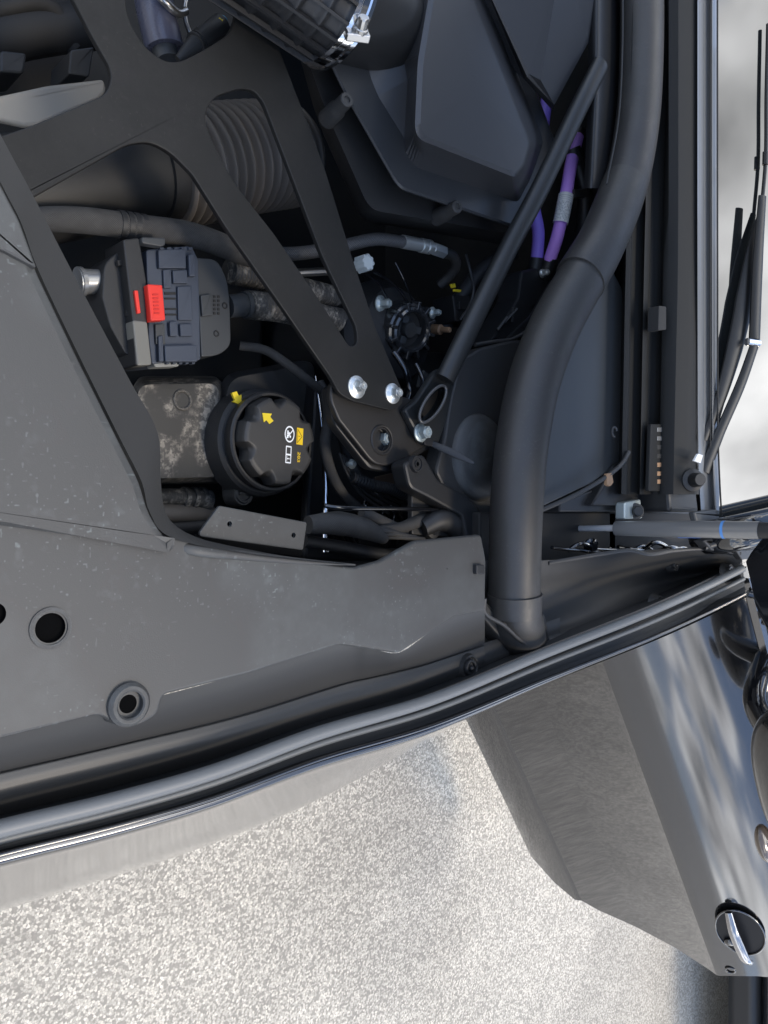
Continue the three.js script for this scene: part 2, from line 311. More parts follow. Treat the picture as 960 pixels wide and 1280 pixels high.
// grey side cover: a lower and an upper tray plate, the bevel towards the bay
{
  const up = [[-260, 40, 0.001], [-150, -60, 0.001], [0, 227], [27, 280], [48, 338], [100, 447], [150, 548], [177, 602], [188, 640, 0.02], [206, 668, 0.01], [222, 686, 0.004], [150, 677], [0, 656], [-260, 620]];
  Cm('side_cover', plate(up, Yc + 0.007, 0.012, { r: 0.008, bv: 0.009, bh: 0.006, seg: 2 }), mt.cover);
  const lowr = [[-260, 600], [0, 628], [150, 650], [206, 668], [300, 690], [384, 702], [445, 709], [476, 701], [520, 676], [602, 668], [608, 700], [607, 764], [570, 771], [499, 817], [425, 806], [310, 843], [204, 869], [199, 893, 0.02], [170, 911, 0.02], [140, 903, 0.02], [124, 894], [0, 925], [-260, 990]];
  const lo = Cm('side_cover', plate(lowr, Yc, 0.010, { r: 0.006, bv: 0.0035, bh: 0.004, seg: 3, holes: [{ c: [63, 785], r: 0.0155 }, { c: [160, 880], r: 0.0115 }, { c: [-8, 768], r: 0.0125 }, { c: [559, 711], r: 0.0042 }] }), mt.cover);
  const ring = (px, py, r0, r1, h, d) => { const w = at(px, py, Yc); return stand(lathe([[r0, -d], [r0, h - 0.001], [r0 + 0.0015, h], [r1 - 0.003, h], [r1, h - 0.003], [r1 + 0.002, -d]], 36), w); };
  for (const [x, y, r, e = 0] of [[160, 880, 0.0118, 0.0035], [63, 785, 0.0158], [-8, 768, 0.013]]) { const w = at(x, y, Yc); mesh('hole_dark_disc', stand(lathe([[0, 0], [r, 0], [r, -0.010]], 24), w.setY(Yc - 0.0045 + e)), mt.void, lo); }  // black discs just under the rims stand in for the shade down the holes
  mesh('hole_boss', ring(160, 880, 0.0115, 0.0190, 0.006, 0.05), mt.cover, lo);
  mesh('hole_sleeve', ring(63, 785, 0.0153, 0.0166, 0.0012, 0.03), mt.cover, lo);
  mesh('cover_clip', [plate([[596, 706], [606, 706], [606, 718], [596, 718]], Yc + 0.006, 0.012, { r: 0.002, bv: 0.001 })], mt.black, lo);
  Cm('cover_ridge', tube([[206, 676, Yc - 0.012], [240, 687, Yc], [300, 694, Yc], [380, 702, Yc - 0.001], [444, 706, Yc - 0.002]], [0.006, 0.005, 0.0035, 0.001], { seg: 10, n: 8, squash: 0.6, up: V3(0, 1, 0) }), mt.cover);
  // bevel down into the bay
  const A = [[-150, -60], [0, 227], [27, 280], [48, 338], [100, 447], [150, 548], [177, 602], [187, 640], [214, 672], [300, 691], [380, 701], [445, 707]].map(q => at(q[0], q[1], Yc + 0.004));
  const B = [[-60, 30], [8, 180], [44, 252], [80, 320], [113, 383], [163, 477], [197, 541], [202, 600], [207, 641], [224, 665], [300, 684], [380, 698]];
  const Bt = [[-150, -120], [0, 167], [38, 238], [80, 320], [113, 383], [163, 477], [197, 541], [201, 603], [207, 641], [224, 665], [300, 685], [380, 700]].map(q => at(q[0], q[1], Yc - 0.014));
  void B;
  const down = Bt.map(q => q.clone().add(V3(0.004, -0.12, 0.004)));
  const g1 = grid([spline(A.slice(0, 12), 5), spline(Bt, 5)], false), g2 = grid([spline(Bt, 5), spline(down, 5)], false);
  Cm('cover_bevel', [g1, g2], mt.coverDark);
  // raised facet at the front corner
  Cm('cover_facet', plate([[-260, 300], [-260, 60], [-2, 224], [25, 276], [47, 336], [0, 311]], Yc + 0.012, 0.012, { r: 0.003, bv: 0.002, bh: 0.003, seg: 2 }), mt.cover);
}
// step wall, trough and rolled bead between the cover and the rubber seal
const beadRows = [
  // px, edge, wall foot, bead start, crest, crest outer, recess
  [-170, 968, 1000, 1008, 1026, 1044, 1066], [0, 922, 962, 968, 982, 996, 1024], [150, 883, 928, 933, 946, 960, 986], [300, 843, 890, 897, 909, 922, 950], [425, 804, 852, 858, 870, 886, 918], [462, 810, 845, 849, 861, 876, 906], [498, 816, 837, 841, 852, 866, 895], [532, 794, 828, 832, 843, 856, 885], [568, 770, 816, 820, 831, 844, 874], [606, 761, 801, 808, 819, 832, 862],
];
{
  const row = (k, y) => beadRows.map(q => [q[0], q[k], y]);
  Cm('gutter_trim', sheet([row(1, Yc - 0.003), row(2, 1.0695), row(3, 1.0695), row(4, 1.071), row(5, 1.066), row(6, 1.030)], 8, 6, false), mt.trim);
}
{
  const r2 = [[596, 766, 807, 814, 825, 838, 868], [650, 757, 789, 796, 806, 818, 846], [700, 745, 772, 779, 789, 800, 828]], row = (k, y) => r2.map(q => [q[0], q[k], y]);
  Cm('gutter_ledge', sheet([row(2, 1.062), row(3, 1.0665), row(4, 1.0685), row(5, 1.0635), row(6, 1.028)], 8, 6, false), mt.trim);
}
// tray from the tube's foot back to the hinge
{
  const g = sheet([
    [[560, 700, 1.05], [690, 700, 1.07], [760, 691, 1.105], [840, 686, 1.155], [905, 690, 1.205], [928, 699, 1.23]],
    [[560, 716, 1.05], [690, 716, 1.06], [760, 700, 1.09], [840, 696, 1.14], [900, 700, 1.19], [924, 707, 1.22]],
    [[560, 760, 1.035], [690, 742, 1.045], [760, 730, 1.055], [830, 722, 1.085], [890, 714, 1.14], [920, 714, 1.20]],
    [[560, 800, 1.035], [690, 783, 1.045], [760, 762, 1.06], [830, 738, 1.095], [890, 722, 1.155], [925, 718, 1.212]],
    [[560, 812, 1.055], [690, 797, 1.075], [760, 776, 1.09], [830, 750, 1.125], [890, 730, 1.175], [927, 722, 1.222]],
    [[560, 832, 1.05], [690, 812, 1.072], [760, 790, 1.088], [830, 763, 1.123], [890, 739, 1.172], [929, 727, 1.222]],
    [[560, 872, 1.01], [690, 834, 1.03], [760, 810, 1.05], [830, 782, 1.085], [890, 757, 1.135], [933, 737, 1.20]],
  ], 8, 6, false);
  Cm('gutter_tray', g, mt.trim);
}
// rubber seal lying along the wing's inner edge
const edgeL = [[-170, 1117, 1.094], [0, 1070, 1.1], [142, 1035, 1.105], [267, 999, 1.11], [400, 950, 1.115], [541, 908, 1.12], [686, 849, 1.130], [813, 799, 1.16], [880, 769, 1.195], [932, 743, 1.24]];
{
  const off = (d, dy) => edgeL.map(([x, y, h]) => [x - d * 0.1, y - d, h + dy]);
  const w = (a, b) => t => a + (b - a) * t;
  Cm('rubber_seal', [tube(off(33, -0.003), w(0.0078, 0.0072), { seg: 12, n: 10 }), tube(off(20, -0.013), w(0.0042, 0.004), { seg: 10, n: 10 })], mt.seal);
  Cm('seal_channel', sheet([off(50, -0.07), off(41, -0.026), off(10, -0.02), off(-1, -0.014), off(-4, -0.004)], 8, 3, true), mt.rubber);
  Cm('edge_trim', tube(off(1, 0.0), 0.0022, { seg: 8, n: 10 }), mt.gloss);
}
// outer skin of the wing
{
  const prof = [[0, -0.012], [0, -0.001], [0.003, 0.0012], [0.007, 0.0], [0.012, -0.006], [0.022, -0.022], [0.08, -0.111], [0.13, -0.187], [0.168, -0.262], [0.192, -0.33], [0.205, -0.42], [0.2, -0.58]];
  const sc = [1.0, 1.0, 1.0, 1.02, 1.08, 1.0, 0.6, 0.4, 0.32, 0.3];
  const e = P(edgeL), rows = prof.map(([dx, dy]) => spline(e.map((q, i) => { const t = e[Math.min(e.length - 1, i + 1)].clone().sub(e[Math.max(0, i - 1)]); const nrm = V3(-t.z, 0, t.x).normalize(); if (nrm.x < 0) nrm.negate(); return q.clone().addScaledVector(nrm, dx * sc[i]).add(V3(0, dy * (i > 5 ? 0.8 : 1), 0)); }), 8));
  const cols = rows[0].map((_, j) => spline(rows.map(r => r[j]), 5)); const out = cols[0].map((_, i) => cols.map(c => c[i]));
  Cm('wing', grid(out, true), mt.wing);
}
// push pins of the trim
function pin(px, py, Y, s = 1) {
  const p = at(px, py, Y), g = [stand(lathe([[0, 0.002], [0.0035, 0.002], [0.004, 0.0005], [0.0055, 0.0005], [0.006, 0.003], [0.0085, 0.003], [0.0095, 0.001], [0.0095, -0.004], [0, -0.004]].map(q => [q[0] * s, q[1] * s]), 20), p)];
  const h = new THREE.SphereGeometry(0.0032 * s, 10, 8); h.scale(1, 0.8, 1); h.translate(p.x + 0.0012, p.y + 0.003 * s, p.z); g.push(h); return g;
}
{
  const bosses = [[587, 834, 1.078, 1.3], [824, 757, 1.128, 1.35], [912, 714, 1.212, 1.0], [844, 706, 1.125, 0.9]];
  for (const [x, y, Y, s] of bosses) {
    const b = at(x, y, Y - 0.004), bo = Cm('pin_boss', stand(lathe([[0, 0.001], [0.010 * s, 0.001], [0.0115 * s, 0.003], [0.0135 * s, 0.0025], [0.0165 * s, -0.012]], 24), b), mt.coverDark);
    mesh('push_pin', pin(x, y, Y, s), mt.black, bo);
  }
}
// the open door. Its plane is upright; the crease at y = 0.9 splits a lower face that looks down from an upper face that looks up
{
  const D = V3(0.836, 0, -0.549).normalize(), N = V3(0.549, 0, 0.836).normalize(), H = V3(0.19, 0, -1.461);
  // dp(s, y, o): a place on the door, s metres back from the hinge, o metres proud
  const dp = (s, y, o = 0) => H.clone().addScaledVector(D, s).addScaledVector(N, o).setY(y);
  const secs = [0, 0.12, 0.3, 0.55, 0.8, 1.05, 1.22];
  const rear = y => 1.318 - 0.17 * Math.pow(Math.max(0, 0.44 - y) / 0.14, 1.6);              // rear shut line, leaning a little
  const rowAt = (y, o, ext = 0) => secs.map(s => { const k = s / 1.22; return dp(k * (rear(y) + ext), y, o); });
  const prof = [[0.295, -0.06], [0.32, -0.058], [0.38, -0.05], [0.43, -0.044], [0.452, -0.035], [0.50, -0.040], [0.62, -0.046], [0.75, -0.034], [0.86, -0.006], [0.892, 0.005], [0.902, 0.0045], [0.918, -0.001], [0.95, -0.010], [1.0, -0.025], [1.05, -0.043], [1.1, -0.064], [1.15, -0.090], [1.19, -0.118]];
  const ext = y => y < 0.5 ? -0.0 : 0.05 * Math.sin(Math.PI * Math.min(1, (y - 0.4) / 0.6));
  const rows = prof.map(([y, o]) => rowAt(y, o, 0).map((q, i) => q.addScaledVector(D, ext(y) * (i / 6) ** 4)));
  const sk = rows.map(r => spline(r, 10));
  const skin = grid(sk, true);
  const inner = grid([sk[0], sk[0].map(q => q.clone().addScaledVector(N, -0.06)), sk[sk.length - 1].map(q => q.clone().addScaledVector(N, -0.03)), sk[sk.length - 1]], false);
  const rearEdge = grid([sk.map(r => r[r.length - 1]), sk.map(r => r[r.length - 1].clone().addScaledVector(N, -0.05).addScaledVector(D, -0.01))], false);
  const door = Cm('door', crease(merge(skin, inner, rearEdge), 0.35), mt.paint, 'open black door reflecting sky above and paving below');
  mesh('sill_moulding', grid([spline(rowAt(0.296, -0.05), 8), spline(rowAt(0.31, -0.036), 8), spline(rowAt(0.37, -0.03), 8), spline(rowAt(0.43, -0.028), 8), spline(rowAt(0.452, -0.036), 8)], true), mt.paint, door);
  // belt trim and window
  const belt = (y, o) => spline(rowAt(y, o), 8);
  mesh('belt_trim', crease(grid([belt(1.188, -0.13), belt(1.19, -0.112), belt(1.205, -0.110), belt(1.212, -0.116), belt(1.212, -0.135)], true), 0.5), M([0.20, 0.20, 0.205], 0.12, 0.9), door);
  mesh('belt_seal', grid([belt(1.211, -0.122), belt(1.226, -0.12), belt(1.232, -0.134)], true), mt.gloss, door);
  mesh('window', grid([spline([0.16, 0.4, 0.7, 1.0, 1.28].map(s => dp(s, 1.225, -0.13)), 6), spline([0.42, 0.6, 0.8, 1.0, 1.2].map(s => dp(s, 1.56, -0.30)), 6)], true), mt.glass, door);
  mesh('window_frame', [tube([dp(0.10, 1.215, -0.105), dp(0.26, 1.40, -0.2), dp(0.42, 1.56, -0.3)], 0.009, { seg: 8 }), tube([dp(0.03, 1.20, -0.10), dp(0.16, 1.36, -0.19), dp(0.33, 1.54, -0.29)], 0.008, { seg: 8 })], mt.gloss, door);
  // handle in its oval recess
  const hp = vplane(925, 1164, N, N.dot(dp(0, 0, 0.0)) - 0.018), ax = D.clone(), upv = V3(0, 0.93, 0).addScaledVector(N, -0.36).normalize(), out = ax.clone().cross(upv).normalize(); if (out.dot(N) < 0) out.negate(); upv.copy(ax).cross(out);
  const basis = new THREE.Matrix4().makeBasis(ax, out, upv.clone()), put = g => { g.scale(0.86, 0.9, 0.92); g.applyMatrix4(basis); g.translate(hp.x, hp.y, hp.z); return g; };
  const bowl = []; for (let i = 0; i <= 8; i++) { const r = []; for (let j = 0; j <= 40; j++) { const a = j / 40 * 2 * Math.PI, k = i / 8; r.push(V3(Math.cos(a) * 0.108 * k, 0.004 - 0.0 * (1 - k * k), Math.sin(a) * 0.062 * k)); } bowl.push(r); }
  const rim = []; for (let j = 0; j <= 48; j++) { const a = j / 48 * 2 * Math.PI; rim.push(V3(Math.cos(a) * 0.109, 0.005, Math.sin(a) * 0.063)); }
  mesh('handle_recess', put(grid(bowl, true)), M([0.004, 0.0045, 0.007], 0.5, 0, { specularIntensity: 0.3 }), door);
  mesh('handle_recess_rim', put(tube(rim, 0.0028, { seg: 8, n: 2 })), mt.paint, door);
  const grip = tube([V3(-0.105, 0.010, 0.012), V3(-0.07, 0.036, 0.010), V3(0, 0.044, 0.006), V3(0.08, 0.038, 0.002), V3(0.118, 0.022, -0.002)], [0.010, 0.014, 0.015, 0.0145, 0.012], { seg: 16, n: 6, squash: 0.75, up: V3(0, 1, 0) });
  mesh('door_handle', put(grip), M([0.30, 0.30, 0.31], 0.18, 0.9, { clearcoat: 1 }), door);
  const kn = new THREE.SphereGeometry(0.016, 16, 10); kn.scale(1, 0.5, 1); kn.translate(0.045, 0.008, 0.036); mesh('handle_shadow_plate', put(kn), mt.gloss, door);  // small black dome standing in for the shade beside the grip
  const lp = vplane(913, 1213, N, N.dot(dp(0, 0, 0.0)) - 0.004);
  const lk = new THREE.TorusGeometry(0.012, 0.0022, 8, 24); lk.rotateX(Math.PI / 2); lk.applyMatrix4(basis); lk.translate(lp.x, lp.y, lp.z); mesh('lock_cover', lk, mt.gloss, door);
}
// door mirror
{
  const c = vplane(1001, 985, V3(0, 0, 1), -1.56), g = new THREE.SphereGeometry(1, 40, 28);
  const p = g.attributes.position;
  for (let i = 0; i < p.count; i++) { let x = p.getX(i), y = p.getY(i), z = p.getZ(i); const q = v => Math.sign(v) * Math.pow(Math.abs(v), 0.82); p.setXYZ(i, q(x) * 0.175, q(y) * 0.075 * (1 - 0.12 * x), q(z) * 0.062); }
  g.computeVertexNormals(); g.rotateY(0.45); g.translate(c.x, c.y, c.z);
  const m = Cm('door_mirror', g, mt.gloss);
  const lens = vplane(956, 1054, V3(0, 0, 1), -1.525);
  const lg = new THREE.SphereGeometry(1, 20, 14); lg.scale(0.040, 0.014, 0.026); lg.rotateY(0.45); lg.rotateZ(0.15); lg.translate(lens.x, lens.y, lens.z);
  mesh('turn_signal', lg, M([0.09, 0.065, 0.045], 0.15, 0.0, { clearcoat: 0.6 }), m);
  mesh('mirror_arm', tube([c.clone().add(V3(-0.09, -0.05, 0)), c.clone().add(V3(-0.14, -0.09, -0.03)), c.clone().add(V3(-0.2, -0.10, -0.10)), c.clone().add(V3(-0.27, -0.10, -0.2))], [0.026, 0.024, 0.024, 0.024], { seg: 12 }), mt.gloss, m);
}
// windscreen and cowl
const zg = at(893, 300, 1.195).z, tg = Math.tan(30 * Math.PI / 180), GL = [1.195 + tg * zg, 0, -tg];   // plane of the glass
{
  const L = (px, Y) => [px, Y];
  void L;
  const a = [[893, -420], [893, 0], [893, 320], [894, 560], [901, 672]].map(q => at(q[0], q[1], GL)), up = V3(0, Math.sin(Math.PI / 6), -Math.cos(Math.PI / 6));
  const rows = [0, 0.25, 0.5, 0.75, 1].map(k => spline(a.map((q, i) => q.clone().addScaledVector(up, k * 0.95).add(V3(-0.16 * k * (i / 4), -0.06 * k * k * ((i - 2) / 2) ** 2, 0))), 6));
  const ws = Cm('windscreen', grid(rows, true), mt.glass); void ws;
  // interior behind the glass so that it is not empty
  Cm('dashboard', plate([[905, -300], [905, 640], [1000, 640], [1000, -300]], 1.07, 0.25, { bv: 0.02, r: 0.02 }), mt.deep);
  const strip = (p0, p1, Y0, Y1) => sheet([[[p0, -420, Y0], [p0, 0, Y0], [p0, 320, Y0], [p0 + 1, 560, Y0], [p0 + 5, 648, Y0]], [[p1, -420, Y1], [p1, 0, Y1], [p1, 320, Y1], [p1 + 1, 560, Y1], [p1 + 5, 648, Y1]]], 6, 2, true);
  Cm('windscreen_trim', [strip(872, 887, 1.186, 1.190), strip(887, 890, 1.190, 1.199), strip(890, 896.5, 1.199, 1.2005)], M([0.15, 0.155, 0.158], 0.35, 0, { clearcoat: 1, clearcoatRoughness: 0.15 }));  // grey colour stands in for sky reflected along the glass edge
  Cm('glass_edge_seal', [tube([[897, -300, 1.205], [897, 320, 1.205], [898, 560, 1.205], [902, 645, 1.205]], 0.0016, { seg: 6 }), tube([[888.5, -300, 1.199], [888, 320, 1.199], [888, 560, 1.199]], 0.0012, { seg: 6 })], mt.deep);
  // cowl: broad black strip, ribs and seal lips in front of it
  const lines = [[770, 1.02], [783, 1.118], [789, 1.122], [791, 1.112], [804, 1.117], [806, 1.128], [811, 1.130], [813, 1.120], [828, 1.128], [830, 1.140], [836, 1.150], [848, 1.165], [862, 1.176], [872, 1.183], [877, 1.182], [880, 1.165]];
  const cols = [-420, -100, 100, 320, 480, 560, 592, 618];
  const bend = (px, py) => px - (py > 300 ? (py - 300) / 300 * 6 : 0) + (px < 832 ? (py < 300 ? (300 - py) / 300 * 8 : -(0)) : 0);
  Cm('cowl_panel', crease(grid(lines.map(([px, Y]) => spline(cols.map(py => at(bend(px, py), py, Y)), 4)), false), 0.6), mt.cowl);
  const cw = Cm('cowl_grille', plate([[814, 530], [840, 530], [836, 614], [811, 614]], 1.143, 0.008, { r: 0.004, bv: 0.002 }), mt.cowl);
  [[537], [548], [559], [570], [581], [592], [602]].forEach(([py], i) => mesh('vent_slot', plate([[822, py - 2.7], [833 - i * 0.3, py - 2.7], [833 - i * 0.3, py + 2.7], [822, py + 2.7]], 1.1438, 0.002, { r: 0.0012, bv: 0.0004 }), i < 2 ? mt.strut : i < 4 ? mt.coverDark : mt.tan, cw));
  Cm('cowl_latch', plate([[824, 382], [833, 383], [833, 412], [823, 413]], 1.158, 0.02, { r: 0.003, bv: 0.001 }), mt.deep);
  Cm('cowl_end', [plate([[768, 582], [806, 560], [812, 602], [846, 612], [846, 632], [740, 632]], 1.10, 0.05, { r: 0.006, bv: 0.003 }), plate([[835, 598], [868, 590], [874, 640], [838, 640]], 1.155, 0.06, { r: 0.01, bv: 0.006 })], mt.black);
  Cm('cowl_tab', plate([[759, 592], [765, 591], [767, 603], [763, 608], [759, 606]], 1.125, 0.006, { r: 0.001, bv: 0.0005 }), mt.tan);
  // filter cover behind the tube
  Cm('cabin_filter_cover', plate([[762, 330, 0.01], [778, 360], [786, 480], [786, 560, 0.02], [776, 578, 0.02], [740, 604], [650, 647, 0.01], [648, 600], [660, 520], [690, 420], [730, 345]], [1.055, 0, -0.03], 0.03, { r: 0.006, bv: 0.003 }), mt.slate);
  Cm('filter_cover_lip', tube([[786, 565, 1.125], [777, 580, 1.124], [742, 606, 1.118], [690, 632, 1.11], [640, 650, 1.10]], 0.004, { seg: 8 }), mt.coverDark);
  const fp = at(768, 540, 1.133); Cm('cover_catch', stand(new THREE.TorusGeometry(0.008, 0.0022, 8, 20, 4.4).rotateX(Math.PI / 2), fp), mt.black);
  // wall of the plenum to the left of the tube
  Cm('plenum_wall', sheet([[[734, -300, 1.08], [735, 0, 1.08], [735, 110, 1.08], [730, 235, 1.07]], [[752, -300, 1.10], [752, 0, 1.10], [750, 110, 1.10], [745, 235, 1.09]], [[775, -300, 1.06], [776, 0, 1.06], [776, 110, 1.06], [772, 235, 1.06]]], 6, 5), mt.black);
}
// sheet metal and liners inside the bay
{
  const X0 = -1.1, X1 = 0.22;
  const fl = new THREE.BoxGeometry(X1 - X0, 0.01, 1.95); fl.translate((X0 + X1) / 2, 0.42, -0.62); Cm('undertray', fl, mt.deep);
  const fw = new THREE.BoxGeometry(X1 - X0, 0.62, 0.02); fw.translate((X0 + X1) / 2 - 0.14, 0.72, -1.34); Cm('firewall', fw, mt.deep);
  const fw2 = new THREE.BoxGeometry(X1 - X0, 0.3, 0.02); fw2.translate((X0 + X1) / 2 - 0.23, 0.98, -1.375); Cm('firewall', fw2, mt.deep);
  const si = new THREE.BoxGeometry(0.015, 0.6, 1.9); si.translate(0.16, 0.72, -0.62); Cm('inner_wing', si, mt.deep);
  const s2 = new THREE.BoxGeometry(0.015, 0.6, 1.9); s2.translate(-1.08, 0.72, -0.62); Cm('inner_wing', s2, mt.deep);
  // moulded inner wing panel with its dome
  Cm('inner_panel', plate([[642, 425, 0.02], [600, 435], [575, 450, 0.02], [562, 505, 0.03], [556, 548], [545, 590], [556, 612], [600, 640], [612, 700], [660, 700], [660, 425]], [1.0, 0, 0], 0.03, { r: 0.008, bv: 0.004 }), mt.coverDark);
  const dm = at(600, 572, 1.0), dg = new THREE.SphereGeometry(0.062, 32, 20, 0, Math.PI * 2, 0, Math.PI / 2); dg.scale(1.15, 0.42, 1.15); dg.translate(dm.x, dm.y - 0.004, dm.z); Cm('inner_panel_dome', dg, mt.cover);
  Cm('inner_panel_step', plate([[505, 578, 0.01], [530, 568], [548, 600], [590, 622, 0.02], [604, 645], [606, 690], [586, 690], [578, 645], [536, 622], [512, 610, 0.01]], 1.015, 0.03, { r: 0.006, bv: 0.004 }), mt.black);
  const ss = at(521, 580, 1.018); Cm('inner_panel_stud', stand(lathe([[0.003, 0.002], [0.0045, 0.002], [0.005, 0], [0.009, 0], [0.0095, 0.002], [0.0115, 0.002], [0.013, -0.004]], 24), ss), mt.black);
  Cm('inner_panel_gusset', plate([[515, 616], [562, 634], [574, 640], [578, 672], [515, 668]], 0.985, 0.01, { r: 0.004, bv: 0.002 }), mt.coverDark);
  // hinge area right of the tube: dark pressed metal, bracket, bolt
  const hw = plate([[600, 640], [905, 640], [925, 700], [600, 716]], 1.03, 0.05, { r: 0.005, bv: 0.003 }); Cm('hinge_well', hw, mt.deep);
  Cm('hinge_well_wall', plate([[700, 628], [742, 612], [850, 622], [866, 642], [780, 640], [700, 640]], 1.085, 0.04, { r: 0.004, bv: 0.003 }), mt.black);
  const hb = Cm('hinge_bracket', plate([[781, 628], [801, 624, 0.004], [803, 648], [781, 649]], 1.115, 0.018, { r: 0.004, bv: 0.002 }), mt.dull);
  mesh('bolt', stand(lathe([[0, 0.016], [0.008, 0.016], [0.0095, 0.014], [0.0095, 0.006], [0.014, 0.005], [0.0145, 0], [0, 0]], 24), at(794, 639, 1.115), V3(0, 0.75, 0.66)), mt.black, hb);
  const fbv = []; for (let k = 0; k < 14; k++) { const x = 690 + k * 16 + rnd() * 6; fbv.push(tube([[x, 684 + rnd() * 6, 1.055 + rnd() * 0.02], [x + 14, 678 + rnd() * 12, 1.062 + rnd() * 0.015], [x + 30 + rnd() * 10, 684 + rnd() * 8, 1.06]], 0.0025 + rnd() * 0.003, { seg: 8 })); }
  Cm('hinge_wiring', fbv, mt.gloss);
  Cm('tray_flange', tube([[686, 704, 1.08], [720, 698, 1.09], [750, 693, 1.105], [790, 688, 1.13], [812, 693, 1.145], [845, 688, 1.165], [890, 686, 1.20], [926, 692, 1.235]], 0.0035, { seg: 8, n: 8, squash: 0.5, up: V3(0, 1, 0) }), mt.coverDark);
  const nb = at(738, 682, 1.06); Cm('flange_nut', [stand(lathe([[0, 0.014], [0.007, 0.014], [0.008, 0.012], [0.008, 0.004], [0.012, 0.003], [0.012, 0]], 6), nb, V3(0.2, 1, 0.5)), stand(lathe([[0.010, 0.006], [0.014, 0.004], [0.014, 0]], 20), nb, V3(0.2, 1, 0.5))], mt.gloss);
  // bonnet hinge and the corner of the raised bonnet
  Cm('hinge_arm', [plate([[880, 676], [905, 668], [952, 668], [975, 690], [930, 697], [890, 688]], [1.215, 0, 0], 0.02, { r: 0.006, bv: 0.003 }), plate([[915, 680], [940, 674], [975, 676], [975, 694], [928, 700]], 1.235, 0.012, { r: 0.004, bv: 0.002 }), tube([[880, 684, 1.205], [905, 678, 1.225], [930, 684, 1.24], [960, 680, 1.26]], 0.006, { seg: 10 })], mt.black);
  Cm('front_pillar', tube([at(880, 672, 1.17), at(912, 668, 1.235), at(912, 668, 1.235).add(V3(-0.06, 0.16, -0.25)), at(912, 668, 1.235).add(V3(-0.16, 0.36, -0.62))], 0.032, { seg: 20, n: 8 }), mt.gloss);
  {
    const a = 72 * Math.PI / 180, U = V3(0, Math.sin(a), Math.cos(a)), n = V3(0, Math.cos(a), -Math.sin(a)), O = V3(0, 1.345, -1.27), q = (x, y) => { const w = vplane(x, y, n, n.dot(O)).sub(O); return new THREE.Vector2(w.x, w.dot(U)); };
    const l = [[-1100, 0], [968, -300], [969, 300], [970, 640], [955, 668], [938, 690], [931, 702], [938, 731], [943, 757], [961, 795], [975, 815]].slice(1).map(p => q(...p)), last = l[l.length - 1], w = last.x + 0.435;
    const sh = new THREE.Shape([...l, new THREE.Vector2(last.x + 0.03, 0.5), new THREE.Vector2(last.x - 0.02, 1.05), new THREE.Vector2(last.x - 0.12, 1.16), new THREE.Vector2(-0.435 - w + 0.12, 1.16), new THREE.Vector2(-0.435 - w + 0.02, 1.05), new THREE.Vector2(-0.435 - w - 0.03, 0.5), new THREE.Vector2(-0.435 - w, 0.0)]);
    const g = new THREE.ExtrudeGeometry(sh, { depth: 0.03, bevelEnabled: true, bevelSize: 0.004, bevelOffset: -0.004, bevelThickness: 0.004, bevelSegments: 2 });
    g.applyMatrix4(new THREE.Matrix4().makeBasis(V3(1, 0, 0), U, V3(1, 0, 0).cross(U))); const k = V3(1, 0, 0).cross(U); g.translate(O.x, O.y, O.z); if (k.z > 0) g.translate(-k.x * 0.034, -k.y * 0.034, -k.z * 0.034);
    Cm('bonnet', crease(g, 0.5), mt.gloss);
  }
  Cm('scuttle_corner', plate([[868, 640], [900, 636], [924, 646], [906, 656], [872, 654]], 1.20, 0.012, { r: 0.006, bv: 0.003 }), mt.slate);
}
// wipers on the glass
{
  const G = h => [GL[0] + h, 0, GL[2]];
  const w = (l, h) => l.map(q => [q[0], q[1], G(q[2] ?? h)]);
  const bar = (l, rad, h, sq) => tube(w(l, h), rad, { seg: 10, n: 8, squash: sq, up: V3(0, Math.cos(Math.PI / 6), Math.sin(Math.PI / 6)) });
  const b = mesh('wiper', bar([[960, 30], [958, 120], [957, 200], [951, 270]], 0.0034, 0.011, 1), mt.wiper, car);
  mesh('blade', bar([[952, 262, 0.012], [940, 320, 0.015], [926, 400, 0.016], [913, 455, 0.015], [898, 505, 0.012], [880, 550, 0.006]], [0.006, 0.014, 0.019, 0.017, 0.012, 0.007], 0.014, 0.4), mt.wiper, b);
  mesh('adapter', [bar([[957, 190], [956.5, 206]], 0.0055, 0.012, 0.9)], mt.wiper, b);
  mesh('arm', bar([[953, 245], [947, 330], [943, 424]], [0.008, 0.011, 0.0115], 0.034, 0.5), mt.wiper, b);
  mesh('arm_joint', [stand(new THREE.CylinderGeometry(0.007, 0.007, 0.028, 16), at(941, 428, G(0.034)), V3(0, 0.4, -1).normalize())], mt.chrome, b);
  mesh('arm', bar([[943, 432, 0.034], [926, 480, 0.026], [900, 540, 0.014], [880, 590, 0.004]], [0.009, 0.010, 0.010, 0.012], 0.03, 0.5), mt.wiper, b);
  const pv = at(868, 600, 1.19); mesh('pivot', [stand(lathe([[0, 0.02], [0.010, 0.02], [0.012, 0.016], [0.013, 0], [0.02, -0.004], [0.02, -0.02]], 24), pv, V3(0, 0.8, 0.6))], mt.black, b);
  mesh('pivot_tag', plate([[868, 576], [873, 567], [879, 569], [876, 579]], 1.20, 0.004, { r: 0.001, bv: 0.0005 }), mt.white, b);
}
